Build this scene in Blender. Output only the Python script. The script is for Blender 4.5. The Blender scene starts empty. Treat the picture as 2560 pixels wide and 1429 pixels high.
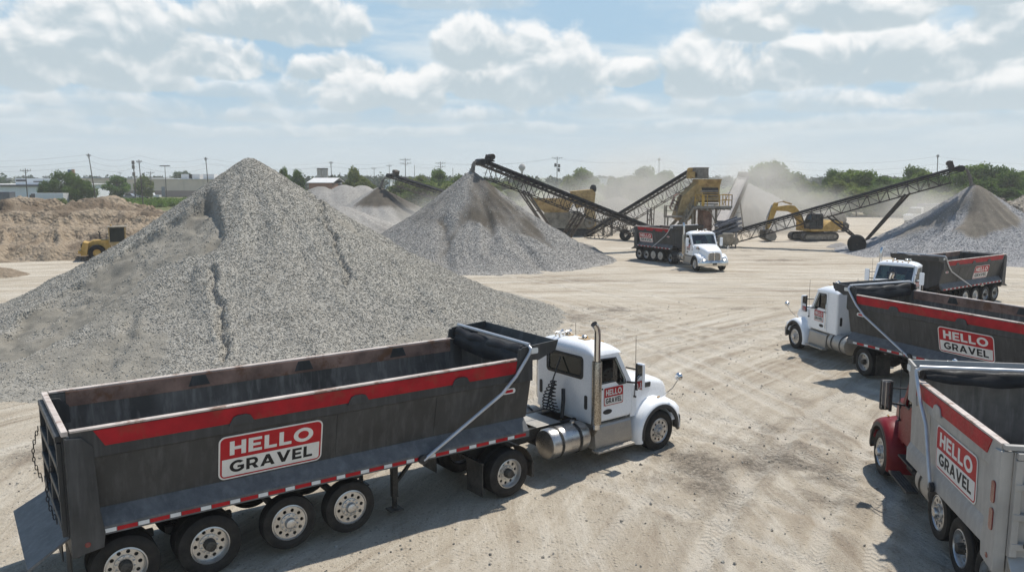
import bpy, bmesh, math, random
import numpy as np
from mathutils import Vector, Matrix
from mathutils.geometry import tessellate_polygon

R = math.radians
PI = math.pi
rng = np.random.default_rng(7)
random.seed(7)
scene = bpy.context.scene
COL = scene.collection

# ---------------------------------------------------------------- camera
F_PX, HORIZON, CAM_H = 2000.0, 443.0, 7.0
PITCH = math.atan((714.5 - HORIZON) / F_PX)
cam_data = bpy.data.cameras.new('camera')
cam_data.sensor_width = 36.0
cam_data.lens = F_PX / 2560.0 * 36.0
cam_data.clip_end = 12000
cam_data.clip_start = 0.1
cam = bpy.data.objects.new('camera', cam_data)
COL.objects.link(cam)
cam.location = (0, 0, CAM_H)
cam.rotation_euler = (PI / 2 - PITCH, 0, 0)
scene.camera = cam


def ray(px, py):
    u = (px - 1280) / F_PX
    v = (py - 714.5) / F_PX
    c, s = math.cos(PITCH), math.sin(PITCH)
    return u, c - v * s, -(s + v * c)


def W(px, py, Y):
    """World point seen at a photograph pixel, at distance Y ahead."""
    dx, dy, dz = ray(px, py)
    t = Y / dy
    return Vector((dx * t, Y, CAM_H + dz * t))


def G(px, py):
    """Ground point seen at a photograph pixel."""
    dx, dy, dz = ray(px, py)
    t = -CAM_H / dz
    return Vector((dx * t, dy * t, 0))


# ---------------------------------------------------------------- noise
def _hash(ix, iy, seed):
    h = (ix.astype(np.int64) * 374761393 + iy.astype(np.int64) * 668265263 + seed * 974711) & 0xFFFFFFFF
    h = ((h ^ (h >> 13)) * 1274126177) & 0xFFFFFFFF
    h = h ^ (h >> 16)
    return (h & 0xFFFFFF) / float(0xFFFFFF)


def vnoise(x, y, seed=0):
    x = np.asarray(x, float); y = np.asarray(y, float)
    x0 = np.floor(x); y0 = np.floor(y)
    fx = x - x0; fy = y - y0
    fx = fx * fx * fx * (fx * (fx * 6 - 15) + 10)
    fy = fy * fy * fy * (fy * (fy * 6 - 15) + 10)
    x0 = x0.astype(np.int64); y0 = y0.astype(np.int64)
    a = _hash(x0, y0, seed); b = _hash(x0 + 1, y0, seed)
    c = _hash(x0, y0 + 1, seed); d = _hash(x0 + 1, y0 + 1, seed)
    return (a * (1 - fx) + b * fx) * (1 - fy) + (c * (1 - fx) + d * fx) * fy - 0.5


def fbm(x, y, seed=0, octv=4, gain=0.5):
    s = np.zeros(np.broadcast(np.asarray(x), np.asarray(y)).shape); a = 1.0
    for i in range(octv):
        s = s + a * vnoise(x, y, seed + i * 17)
        x = np.asarray(x) * 2.03 + 3.1; y = np.asarray(y) * 2.03 - 1.7; a *= gain
    return s


def sstep(a, b, x):
    t = np.clip((np.asarray(x, float) - a) / (b - a), 0, 1)
    return t * t * (3 - 2 * t)


# ---------------------------------------------------------------- objects
def tag(o, label=None, cat=None, group=None, kind=None):
    if label: o['label'] = label
    if cat: o['category'] = cat
    if group: o['group'] = group
    if kind: o['kind'] = kind
    return o


def empty(name, loc=(0, 0, 0), rz=0.0, s=1.0, label=None, cat=None, group=None):
    o = bpy.data.objects.new(name, None)
    o.empty_display_size = 0.3
    COL.objects.link(o)
    o.location = loc
    o.rotation_euler = (0, 0, rz)
    o.scale = (s, s, s)
    return tag(o, label, cat, group)


def put(name, data, parent=None, loc=(0, 0, 0), rot=(0, 0, 0), sc=(1, 1, 1)):
    o = bpy.data.objects.new(name, data)
    COL.objects.link(o)
    o.location = loc
    o.rotation_euler = rot
    o.scale = sc
    if parent is not None:
        o.parent = parent
    return o


def copy_tree(o, parent=None):
    c = o.copy()
    COL.objects.link(c)
    if parent is not None:
        c.parent = parent
    for ch in o.children:
        copy_tree(ch, c)
    return c


class MB:
    """Collects shapes and links them as one mesh object."""
    def __init__(s):
        s.v = []; s.f = []; s.m = []; s.cur = 0

    def add(s, vs, fs):
        o = len(s.v)
        s.v.extend([tuple(v) for v in vs])
        for f in fs:
            s.f.append(tuple(i + o for i in f)); s.m.append(s.cur)
        return s

    def mat(s, i):
        s.cur = i; return s

    def box(s, x0, x1, y0, y1, z0, z1):
        vs = [(x, y, z) for x in (x0, x1) for y in (y0, y1) for z in (z0, z1)]
        return s.add(vs, [(0, 1, 3, 2), (4, 6, 7, 5), (0, 4, 5, 1), (2, 3, 7, 6), (0, 2, 6, 4), (1, 5, 7, 3)])

    def obox(s, c, size, M=None):
        hx, hy, hz = size[0] / 2, size[1] / 2, size[2] / 2
        c = Vector(c)
        M = M or Matrix.Identity(3)
        vs = [c + M @ Vector((x, y, z)) for x in (-hx, hx) for y in (-hy, hy) for z in (-hz, hz)]
        return s.add(vs, [(0, 1, 3, 2), (4, 6, 7, 5), (0, 4, 5, 1), (2, 3, 7, 6), (0, 2, 6, 4), (1, 5, 7, 3)])

    def beam(s, p, q, w=0.1, h=None, up=(0, 0, 1)):
        p = Vector(p); q = Vector(q); h = h or w
        d = q - p; L = d.length
        if L < 1e-6: return s
        d.normalize(); up = Vector(up)
        if abs(d.dot(up)) > 0.98: up = Vector((1, 0, 0)) if abs(d.x) < .9 else Vector((0, 1, 0))
        side = d.cross(up).normalized(); u2 = side.cross(d).normalized()
        M = Matrix((d, side, u2)).transposed()
        return s.obox((p + q) / 2, (L, w, h), M)

    def tube(s, path, r, n=8, cap=True):
        P = [Vector(p) for p in path]
        rr = r if isinstance(r, (list, tuple)) else [r] * len(P)
        d0 = (P[1] - P[0]).normalized()
        ref = Vector((0, 0, 1)) if abs(d0.z) < .9 else Vector((1, 0, 0))
        a = d0.cross(ref).normalized()
        vs = []; fs = []
        for i, p in enumerate(P):
            if i == 0: d = P[1] - P[0]
            elif i == len(P) - 1: d = P[-1] - P[-2]
            else: d = (P[i + 1] - P[i]).normalized() + (P[i] - P[i - 1]).normalized()
            d.normalize()
            a = (a - d * a.dot(d)).normalized()
            b = d.cross(a)
            for k in range(n):
                t = 2 * PI * k / n
                vs.append(p + (a * math.cos(t) + b * math.sin(t)) * rr[i])
        for i in range(len(P) - 1):
            for k in range(n):
                k2 = (k + 1) % n
                fs.append((i * n + k, i * n + k2, (i + 1) * n + k2, (i + 1) * n + k))
        if cap:
            fs.append(tuple(reversed(range(n))))
            fs.append(tuple((len(P) - 1) * n + k for k in range(n)))
        return s.add(vs, fs)

    def cyl(s, p, q, r, n=16, r2=None):
        return s.tube([p, q], [r, r if r2 is None else r2], n)

    def lathe(s, prof, n=32, c=(0, 0, 0), axis='y', a0=0.0, a1=2 * PI):
        full = abs(a1 - a0 - 2 * PI) < 1e-6
        m = n if full else n + 1
        c = Vector(c); vs = []; fs = []
        for k in range(m):
            t = a0 + (a1 - a0) * k / n
            for (r, h) in prof:
                if axis == 'y': vs.append(c + Vector((r * math.cos(t), h, r * math.sin(t))))
                elif axis == 'x': vs.append(c + Vector((h, r * math.cos(t), r * math.sin(t))))
                else: vs.append(c + Vector((r * math.cos(t), r * math.sin(t), h)))
        p = len(prof)
        for k in range(n):
            k2 = (k + 1) % m
            for j in range(p - 1):
                fs.append((k * p + j, k * p + j + 1, k2 * p + j + 1, k2 * p + j))
        return s.add(vs, fs)

    def prism(s, poly, t0, t1, axis='y', holes=(), M=None):
        """Flat outline with thickness; axis is the thickness direction."""
        loops = [list(poly)] + [list(h) for h in holes]
        tri = tessellate_polygon([[Vector((a, b, 0)) for a, b in l] for l in loops])
        flat = [p for l in loops for p in l]
        n = len(flat)

        def P(a, b, t):
            v = Vector((a, t, b)) if axis == 'y' else (Vector((t, a, b)) if axis == 'x' else Vector((a, b, t)))
            return M @ v if M is not None else v
        vs = [P(a, b, t0) for a, b in flat] + [P(a, b, t1) for a, b in flat]
        fs = []
        for t in tri:
            fs.append(tuple(t)); fs.append(tuple(i + n for i in reversed(t)))
        o = 0
        for l in loops:
            k = len(l)
            for i in range(k):
                j = (i + 1) % k
                fs.append((o + i, o + j, n + o + j, n + o + i))
            o += k
        return s.add(vs, fs)

    def loft(s, secs, closed=True, cap=True):
        n = len(secs[0]); vs = [p for sec in secs for p in sec]; fs = []
        for i in range(len(secs) - 1):
            for k in range(n if closed else n - 1):
                k2 = (k + 1) % n
                fs.append((i * n + k, i * n + k2, (i + 1) * n + k2, (i + 1) * n + k))
        if cap:
            fs.append(tuple(reversed(range(n)))); fs.append(tuple((len(secs) - 1) * n + k for k in range(n)))
        return s.add(vs, fs)

    def mesh(s, name, mats, smooth=35, fix=True):
        me = bpy.data.meshes.new(name)
        me.from_pydata(s.v, [], s.f)
        mats = mats if isinstance(mats, (list, tuple)) else [mats]
        for m in mats: me.materials.append(m)
        if len(mats) > 1:
            me.polygons.foreach_set('material_index', s.m)
        if fix:
            bm = bmesh.new(); bm.from_mesh(me)
            bmesh.ops.recalc_face_normals(bm, faces=bm.faces)
            bm.to_mesh(me); bm.free()
        if smooth:
            me.polygons.foreach_set('use_smooth', [True] * len(me.polygons))
            me.set_sharp_from_angle(angle=R(smooth))
        me.update()
        return me

    def build(s, name, mats, parent=None, bevel=0.0, smooth=35, loc=(0, 0, 0), rot=(0, 0, 0), subd=0, seg=2):
        o = put(name, s.mesh(name, mats, smooth), parent, loc, rot)
        if bevel:
            b = o.modifiers.new('bevel', 'BEVEL')
            b.width = bevel; b.segments = seg; b.limit_method = 'ANGLE'; b.angle_limit = R(40)
            b.harden_normals = True
        if subd:
            d = o.modifiers.new('subd', 'SUBSURF'); d.levels = subd; d.render_levels = subd
        return o


def np_mesh(name, V, Fc, mats, smooth=False, attrs=None, mat_idx=None):
    """Fast mesh from arrays; Fc is (n,3) or (n,4)."""
    V = np.asarray(V, np.float32); Fc = np.asarray(Fc, np.int32)
    me = bpy.data.meshes.new(name)
    n, k = Fc.shape
    me.vertices.add(len(V)); me.vertices.foreach_set('co', V.ravel())
    me.loops.add(n * k); me.loops.foreach_set('vertex_index', Fc.ravel())
    me.polygons.add(n)
    me.polygons.foreach_set('loop_start', np.arange(0, n * k, k, dtype=np.int32))
    me.polygons.foreach_set('loop_total', np.full(n, k, np.int32))
    for m in (mats if isinstance(mats, (list, tuple)) else [mats]): me.materials.append(m)
    if mat_idx is not None: me.polygons.foreach_set('material_index', np.asarray(mat_idx, np.int32))
    me.polygons.foreach_set('use_smooth', np.full(n, bool(smooth)))
    me.update(calc_edges=True)
    for nm, (dom, val) in (attrs or {}).items():
        a = me.attributes.new(nm, 'FLOAT', dom)
        a.data.foreach_set('value', np.asarray(val, np.float32))
    me.validate()
    return me


# ---------------------------------------------------------------- materials
class NG:
    def __init__(s, nt):
        s.nt = nt; nt.nodes.clear()

    def n(s, t, **kw):
        nd = s.nt.nodes.new(t)
        for k, v in kw.items(): setattr(nd, k, v)
        return nd

    def put(s, sock, v):
        if v is None: return
        if isinstance(v, bpy.types.NodeSocket): s.nt.links.new(v, sock)
        else:
            if sock.type == 'RGBA' and isinstance(v, (tuple, list)) and len(v) == 3: v = (*v, 1)
            if sock.type == 'RGBA' and isinstance(v, (int, float)): v = (v, v, v, 1)
            sock.default_value = v

    def m(s, op, a, b=None, c=None, clamp=False):
        nd = s.n('ShaderNodeMath', operation=op, use_clamp=clamp)
        s.put(nd.inputs[0], a); s.put(nd.inputs[1], b); s.put(nd.inputs[2], c)
        return nd.outputs[0]

    def vm(s, op, a, b=None, scale=None):
        nd = s.n('ShaderNodeVectorMath', operation=op)
        s.put(nd.inputs[0], a); s.put(nd.inputs[1], b)
        if scale is not None: s.put(nd.inputs['Scale'], scale)
        return nd.outputs['Value'] if op in ('LENGTH', 'DOT_PRODUCT', 'DISTANCE') else nd.outputs[0]

    def mix(s, f, a, b, bt='MIX'):
        nd = s.n('ShaderNodeMix', data_type='RGBA', blend_type=bt)
        s.put(nd.inputs[0], f); s.put(nd.inputs[6], a); s.put(nd.inputs[7], b)
        return nd.outputs[2]

    def noise(s, vec, scale, detail=4, rough=0.55, dist=0.0, dim='3D'):
        nd = s.n('ShaderNodeTexNoise', noise_dimensions=dim)
        s.put(nd.inputs['Vector'], vec); s.put(nd.inputs['Scale'], scale)
        nd.inputs['Detail'].default_value = detail; nd.inputs['Roughness'].default_value = rough
        nd.inputs['Distortion'].default_value = dist
        return nd.outputs[0]

    def voro(s, vec, scale, feature='F1', out=0, rand=1.0):
        nd = s.n('ShaderNodeTexVoronoi', feature=feature)
        s.put(nd.inputs['Vector'], vec); s.put(nd.inputs['Scale'], scale)
        if 'Randomness' in nd.inputs: nd.inputs['Randomness'].default_value = rand
        return nd.outputs[out]

    def map(s, v, a, b, c=0.0, d=1.0, smooth=False):
        nd = s.n('ShaderNodeMapRange', interpolation_type='SMOOTHSTEP' if smooth else 'LINEAR')
        for i, x in enumerate((v, a, b, c, d)): s.put(nd.inputs[i], x)
        return nd.outputs[0]

    def sep(s, v):
        nd = s.n('ShaderNodeSeparateXYZ'); s.put(nd.inputs[0], v); return nd.outputs

    def comb(s, x, y, z):
        nd = s.n('ShaderNodeCombineXYZ')
        for i, q in enumerate((x, y, z)): s.put(nd.inputs[i], q)
        return nd.outputs[0]

    def coord(s, which='Object'):
        return s.n('ShaderNodeTexCoord').outputs[which]

    def pos(s):
        return s.n('ShaderNodeNewGeometry').outputs['Position']

    def attr(s, name):
        return s.n('ShaderNodeAttribute', attribute_name=name).outputs['Fac']

    def bump(s, h, strength=0.5, dist=0.02):
        nd = s.n('ShaderNodeBump'); s.put(nd.inputs['Height'], h)
        nd.inputs['Strength'].default_value = strength; nd.inputs['Distance'].default_value = dist
        return nd.outputs[0]

    def bsdf(s, **kw):
        nd = s.n('ShaderNodeBsdfPrincipled')
        for k, v in kw.items(): s.put(nd.inputs[k.replace('_', ' ')], v)
        o = s.n('ShaderNodeOutputMaterial')
        s.nt.links.new(nd.outputs[0], o.inputs[0])
        return nd


def new_mat(name):
    m = bpy.data.materials.new(name); m.use_nodes = True
    return m, NG(m.node_tree)


DUST = (0.40, 0.35, 0.28)


def paint(name, col, rough=0.45, metal=0.0, var=0.25, scale=3.0, dust=0.35, dust_h=1.3, coat=0.0,
          streak=0.0, rust=0.0, bump=0.0, spec=.22):
    """Painted or bare metal with tone variation, dust settling low, streaks and rust."""
    m, g = new_mat(name)
    co = g.coord('Object')
    n1 = g.noise(co, scale, 6, 0.6)
    n2 = g.noise(co, scale * 9, 3, 0.6)
    dark = tuple(c * (1 - var) for c in col); lite = tuple(min(1, c * (1 + var * .8)) for c in col)
    c = g.mix(g.map(n1, .35, .65), dark, lite)
    if streak:
        s_ = g.noise(g.vm('MULTIPLY', co, (3.0, 3.0, 0.35)), 2.2, 5, .65)
        c = g.mix(g.m('MULTIPLY', g.map(s_, .48, .72), streak), c, tuple(min(1, x * 2.2 + .04) for x in col))
    if rust:
        r_ = g.noise(co, 2.3, 7, .7)
        c = g.mix(g.m('MULTIPLY', g.map(r_, .53, .62), rust), c, (.17, .075, .035))
    if dust:
        z = g.sep(co)[2]
        d = g.m('MULTIPLY', g.map(z, 0.1, dust_h, 1.0, 0.12), g.map(g.m('ADD', n1, g.m('MULTIPLY', n2, .6)), .55, 1.0))
        d = g.m('MULTIPLY', d, dust * 2.2, clamp=True)
        c = g.mix(d, c, DUST)
        rr = g.m('ADD', g.m('MULTIPLY', d, .35), g.map(n2, .3, .7, rough * .8, rough * 1.2), clamp=True)
    else:
        rr = g.map(n2, .3, .7, rough * .8, rough * 1.2)
    kw = dict(Base_Color=c, Roughness=rr, Metallic=metal)
    if metal < .3 and not coat: kw['Specular_IOR_Level'] = spec
    if coat: kw['Coat_Weight'] = coat
    if bump: kw['Normal'] = g.bump(n2, bump, .01)
    g.bsdf(**kw)
    return m


M = {}
M['white'] = paint('white_paint', (.86, .87, .88), .28, var=.04, dust=.10, dust_h=1.6, coat=.4)
M['red_cab'] = paint('red_paint', (.17, .004, .009), .38, var=.15, dust=.02)
M['tub'] = paint('dark_grey_steel', (.050, .050, .0495), .46, var=.2, scale=1.4, dust=.03, dust_h=1.9, streak=.35)
M['tub_blue'] = paint('slate_steel', (.098, .103, .108), .45, var=.2, dust=.10, dust_h=1.9, streak=.3)
M['tub_in'] = paint('worn_inner_steel', (.125, .117, .106), .55, metal=.1, var=.4, scale=1.0, dust=.06, dust_h=2.2, streak=.6)
M['silver'] = paint('grey_aluminium_sheet', (.37, .352, .325), .55, metal=.1, var=.14, scale=1.2, dust=.12, dust_h=1.8, streak=.15)
M['silver_in'] = paint('scuffed_inner_steel', (.22, .205, .185), .55, metal=.1, var=.5, scale=.9, dust=.1, streak=.5)
M['red'] = paint('red_stripe', (.36, .008, .014), .5, var=.2, dust=.02, rust=.3)
M['rim_edge'] = paint('worn_rail_edge', (.52, .45, .40), .5, var=.2, dust=0, rust=.7)
M['rusty'] = paint('rusty_red_steel', (.27, .165, .125), .65, var=.4, scale=2.0, dust=.15, rust=.8)
M['black'] = paint('black_steel', (.018, .018, .019), .5, var=.3, dust=.12, dust_h=1.4)
M['plastic'] = paint('black_plastic', (.03, .03, .032), .45, var=.2, dust=.15)
M['chrome'] = paint('bright_metal', (.66, .65, .63), .17, metal=1.0, var=.08, dust=.1, dust_h=1.0)
M['alu'] = paint('polished_aluminium', (.56, .555, .545), .30, metal=.85, var=.15, dust=.06, dust_h=1.0)
M['tank'] = paint('dull_tank_metal', (.50, .48, .455), .30, metal=.9, var=.18, dust=.12, dust_h=1.2)
M['alu_dull'] = paint('dusty_aluminium', (.42, .40, .37), .45, metal=.55, var=.15, dust=.45, dust_h=1.4)
M['pipe'] = paint('silver_pipe', (.50, .51, .53), .35, metal=.5, var=.1, dust=.08)
M['brass'] = paint('heat_stained_stack', (.42, .37, .30), .3, metal=.9, var=.2, dust=.08)
M['tyre'] = paint('tyre_rubber', (.012, .012, .0125), .66, var=.2, scale=5, dust=.03, dust_h=.75, bump=.15)
M['sign_red'] = paint('sign_red', (.40, .008, .014), .45, var=.10, dust=.012, dust_h=2.4)
M['sign_white'] = paint('sign_white', (.72, .70, .66), .5, var=.10, dust=.08, streak=.0)
M['sign_black'] = paint('sign_black', (.012, .012, .013), .55, var=.1, dust=.01)
M['tape_white'] = paint('reflective_white', (.68, .68, .66), .4, var=.1, dust=.15)
M['lamp_red'] = paint('red_lens', (.16, .012, .012), .2, var=.1, dust=.05, coat=.5)
M['amber'] = paint('amber_lens', (.55, .30, .06), .25, var=.1, dust=.05, coat=.5)
M['tarp'] = paint('black_tarp', (.018, .018, .02), .55, var=.3, dust=.12, bump=.5)
M['yellow'] = paint('machine_yellow', (.46, .28, .055), .5, var=.25, scale=2, dust=.18, dust_h=4.0, rust=.2)
M['yellow_dusty'] = paint('dusty_yellow', (.40, .27, .10), .65, var=.35, scale=1.5, dust=.3, dust_h=7.0, rust=.5)
M['tan_steel'] = paint('dusty_tan_steel', (.20, .175, .13), .65, var=.35, scale=1.5, dust=.35, dust_h=9.0)
M['truss'] = paint('weathered_truss_steel', (.034, .030, .027), .6, var=.35, dust=.04, dust_h=9, rust=.3)
M['truss_tan'] = paint('dusty_truss_steel', (.115, .098, .082), .65, var=.3, dust=.22, dust_h=9, rust=.4)
M['belt'] = paint('conveyor_belt', (.02, .021, .024), .6, var=.3, dust=.05, dust_h=9)
M['belt_pale'] = paint('dusty_belt', (.33, .31, .30), .75, var=.2, dust=.3, dust_h=9)
M['slate'] = paint('blue_grey_steel', (.075, .09, .125), .5, var=.25, dust=.3, dust_h=4)
M['grey_plant'] = paint('grey_plate_steel', (.17, .16, .14), .6, var=.25, dust=.4, dust_h=10)
M['pole'] = paint('weathered_pole_wood', (.10, .085, .07), .85, var=.3, dust=0)
M['wire'] = paint('wire', (.10, .10, .11), .6, var=.1, dust=0)
M['seat'] = paint('grey_seat_fabric', (.06, .06, .065), .8, var=.2, dust=0)

m, g = new_mat('tinted_glass')
_gl = g.n('ShaderNodeBsdfGlossy'); _gl.inputs['Roughness'].default_value = .03
_tr = g.n('ShaderNodeBsdfTransparent'); _tr.inputs['Color'].default_value = (.42, .62, .55, 1)
_fr = g.n('ShaderNodeFresnel'); _fr.inputs['IOR'].default_value = 1.5
_mx = g.n('ShaderNodeMixShader'); _o = g.n('ShaderNodeOutputMaterial')
g.nt.links.new(g.m('ADD', _fr.outputs[0], .06), _mx.inputs[0])
g.nt.links.new(_tr.outputs[0], _mx.inputs[1]); g.nt.links.new(_gl.outputs[0], _mx.inputs[2])
g.nt.links.new(_mx.outputs[0], _o.inputs[0])
M['glass'] = m
m, g = new_mat('dark_glass')
g.bsdf(Base_Color=(.010, .016, .014), Roughness=.05, IOR=1.5, Specular_IOR_Level=.4)
M['dark_glass'] = m
m, g = new_mat('lit_headlamp')
g.bsdf(Base_Color=(.8, .8, .78), Roughness=.1, Emission_Color=(1, .93, .8), Emission_Strength=3.0)
M['headlamp_on'] = m
m, g = new_mat('headlamp_lens')
g.bsdf(Base_Color=(.62, .64, .66), Roughness=.12, Metallic=.3)
M['headlamp'] = m
m, g = new_mat('mirror_face')
g.bsdf(Base_Color=(.75, .77, .8), Roughness=.05, Metallic=1.0)
M['mirror'] = m

# perforated guard round the exhaust stack
m, g = new_mat('perforated_guard')
co = g.coord('Object'); x, y, z = g.sep(co)
ang = g.m('ARCTAN2', y, g.m('ADD', x, 0.0))
hol = g.voro(g.comb(g.m('MULTIPLY', x, 1.0), y, z), 42, 'F1', 0)
c = g.mix(g.map(hol, .25, .45), (.04, .036, .03), (.46, .41, .34))
g.bsdf(Base_Color=c, Roughness=.32, Metallic=.85)
M['guard'] = m
# mesh grille
m, g = new_mat('grille_mesh')
co = g.coord('Object'); x, y, z = g.sep(co)
a = g.m('PINGPONG', g.m('MULTIPLY', g.m('ADD', y, z), 1.0), .016)
b = g.m('PINGPONG', g.m('MULTIPLY', g.m('SUBTRACT', y, z), 1.0), .016)
c = g.mix(g.map(g.m('MAXIMUM', a, b), .009, .013), (.04, .04, .042), (.5, .48, .45))
g.bsdf(Base_Color=c, Roughness=.35, Metallic=.6)
M['grille'] = m

# ---------------------------------------------------------------- lettering and signs
def arc(cx, cy, rx, ry, a0, a1, n):
    return [(cx + rx * math.cos(R(a0 + (a1 - a0) * i / n)), cy + ry * math.sin(R(a0 + (a1 - a0) * i / n))) for i in range(n + 1)]


def glyph(ch):
    """(width, [(outline, holes)]) of a bold capital one unit tall."""
    t = .235
    if ch == 'H':
        return .82, [([(0, 0), (t, 0), (t, .39), (.82 - t, .39), (.82 - t, 0), (.82, 0), (.82, 1), (.82 - t, 1), (.82 - t, .61), (t, .61), (t, 1), (0, 1)], [])]
    if ch == 'E':
        return .70, [([(0, 0), (.70, 0), (.70, .2), (t, .2), (t, .40), (.63, .40), (.63, .59), (t, .59), (t, .8), (.69, .8), (.69, 1), (0, 1)], [])]
    if ch == 'L':
        return .66, [([(0, 0), (.66, 0), (.66, .21), (t, .21), (t, 1), (0, 1)], [])]
    if ch == 'O':
        return 1.06, [(arc(.53, .5, .54, .525, 0, 360, 30)[:-1], [arc(.53, .5, .30, .30, 0, 360, 24)[:-1]])]
    if ch == 'G':
        o = arc(.53, .5, .53, .52, 42, 318, 26)
        o += [(.98, .18), (.98, .54), (.53, .54), (.53, .36), (.74, .36), (.74, .27)]
        o += arc(.53, .5, .29, .30, 300, 52, 22)
        return 1.0, [(o, [])]
    if ch == 'R':
        o = [(0, 0), (t, 0), (t, .30), (.40, .30), (.58, 0), (.86, 0), (.64, .35)] + arc(.47, .66, .34, .34, -45, 90, 12) + [(0, 1)]
        h = [(t, .49)] + arc(.45, .645, .15, .155, -90, 90, 8) + [(t, .80)]
        return .85, [(o, [h])]
    if ch == 'A':
        return 1.02, [([(0, 0), (.25, 0), (.33, .19), (.69, .19), (.77, 0), (1.02, 0), (.63, 1), (.39, 1)], [[(.40, .37), (.62, .37), (.51, .66)]])]
    if ch == 'V':
        return 1.0, [([(.37, 0), (.62, 0), (1.0, 1), (.75, 1), (.5, .33), (.25, 1), (0, 1)], [])]
    return .3, []


def put_word(mb, word, x0, x1, z0, z1, y0, y1):
    gs = [glyph(c) for c in word]
    gap = .13
    W0 = sum(w for w, _ in gs) + gap * (len(gs) - 1)
    sx = (x1 - x0) / W0; sz = z1 - z0; cx = x0
    for w, polys in gs:
        for o, hs in polys:
            mb.prism([(cx + a * sx, z0 + b * sz) for a, b in o], y0, y1, 'y',
                     [[(cx + a * sx, z0 + b * sz) for a, b in h] for h in hs])
        cx += (w + gap) * sx


def rrect(x0, x1, z0, z1, r, n=5):
    o = []
    for cx, cz, a in ((x1 - r, z1 - r, 0), (x0 + r, z1 - r, 90), (x0 + r, z0 + r, 180), (x1 - r, z0 + r, 270)):
        o += arc(cx, cz, r, r, a, a + 90, n)
    return o


def sign_mesh(w, h, name):
    mb = MB(); hx, hz = w / 2, h / 2; b = .018 * w / 1.8 + .008
    mb.mat(0).prism(rrect(-hx, hx, -hz, hz, .11 * w / 1.8), -.004, .004)
    mb.mat(1).prism(rrect(-hx + b, hx - b, -hz + b, hz - b, .09 * w / 1.8), -.007, -.003)
    b2 = b * 2.1
    zz = -hz + h * .47
    lo = [(-hx + b2, zz), (-hx + b2, -hz + b2 + .05)] + arc(-hx + b2 + .05, -hz + b2 + .05, .05, .05, 180, 270, 4)[1:] + \
         arc(hx - b2 - .05, -hz + b2 + .05, .05, .05, 270, 360, 4) + [(hx - b2, zz)]
    mb.mat(0).prism(lo, -.010, -.006)
    put_w = MB()
    put_word(mb.mat(0), 'HELLO', -hx + w * .10, hx - w * .10, zz + h * .085, hz - h * .125, -.011, -.0065)
    put_word(mb.mat(2), 'GRAVEL', -hx + w * .10, hx - w * .10, -hz + h * .15, zz - h * .055, -.014, -.0095)
    return mb.mesh(name, [M['sign_white'], M['sign_red'], M['sign_black']], smooth=0)


SIGN_BIG = sign_mesh(1.80, .80, 'company_sign')
SIGN_DOOR = sign_mesh(.66, .46, 'door_sign')

# ---------------------------------------------------------------- wheels (outward is +y)
def tyre_mesh(w, name, r=.52):
    h = w / 2
    p = [(.305, -h + .045), (.33, -h + .012), (.38, -h - .004), (.43, -h - .002), (.475, -h + .012), (r - .012, -h + .03), (r, -h + .05)]
    ribs = 5; a = -h + .05; b = h - .05; step = (b - a) / ribs
    for i in range(ribs):
        p += [(r, a + step * i + .006), (r, a + step * (i + 1) - .006)]
        if i < ribs - 1:
            p += [(r - .014, a + step * (i + 1) - .005), (r - .014, a + step * (i + 1) + .005)]
    p += [(r, h - .05), (r - .012, h - .03), (.475, h - .012), (.43, h + .002), (.38, h + .004), (.33, h - .012), (.305, h - .045)]
    mb = MB().lathe(p, 48)
    return mb.mesh(name, M['tyre'], smooth=28)


def rim_mesh(kind, w, name):
    """kind: 'steer' (dish out, ten hand holes) or 'drive' (deep dish)."""
    h = w / 2; mb = MB()
    yo = h - .02                      # lip
    yd = h - .03 if kind == 'steer' else h - .115   # disc plane
    mb.mat(0).lathe([(.318, yo - .035), (.322, yo), (.302, yo + .008), (.290, yo - .012), (.282, yd - .02), (.280, yd - .05), (.3, -h + .1), (.31, -h + .04)], 40)
    holes = [arc(.222 * math.cos(2 * PI * k / 10), .222 * math.sin(2 * PI * k / 10), .033, .033, 0, 360, 10)[:-1] for k in range(10)]
    mb.mat(0).prism(arc(0, 0, .288, .288, 0, 360, 40)[:-1], yd - .022, yd, 'y', holes)
    mb.mat(0).lathe([(.172, yd - .01), (.165, yd + .022), (.15, yd + .026), (.09, yd + .026)], 32)
    for k in range(10):
        a = 2 * PI * (k + .5) / 10
        mb.mat(0).cyl((.14 * math.cos(a), yd + .01, .14 * math.sin(a)), (.14 * math.cos(a), yd + .058, .14 * math.sin(a)), .016, 6)
    hub = .09 if kind == 'steer' else .15
    mb.mat(0 if kind == 'steer' else 1).lathe([(.105, yd), (.10, yd + hub * .6), (.085, yd + hub), (.05, yd + hub + .012), (.0, yd + hub + .014)], 24)
    mb.mat(1).lathe([(.285, -h + .12), (0, -h + .12)], 24)
    return mb.mesh(name, [M['alu'], M['black']], smooth=30)


TY_STEER = tyre_mesh(.31, 'wheel'); TY_DUAL = tyre_mesh(.285, 'wheel'); TY_LIFT = tyre_mesh(.27, 'wheel', .49)
RIM_STEER = rim_mesh('steer', .31, 'rim'); RIM_DUAL = rim_mesh('drive', .285, 'rim'); RIM_LIFT = rim_mesh('steer', .27, 'rim')


def wheel(parent, x, y, z, kind, side):
    ty, rm = {'steer': (TY_STEER, RIM_STEER), 'dual': (TY_DUAL, RIM_DUAL), 'lift': (TY_LIFT, RIM_LIFT)}[kind]
    w = put('wheel', ty, parent, (x, y, z), (0, random.uniform(0, 1), 0 if side > 0 else PI))
    if rm is not None: put('rim', rm, w)
    return w


def dual(parent, x, side, z=.52):
    wheel(parent, x, 1.085 * side, z, 'dual', side)
    wheel(parent, x, .765 * side, z, 'dual', side)


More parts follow.
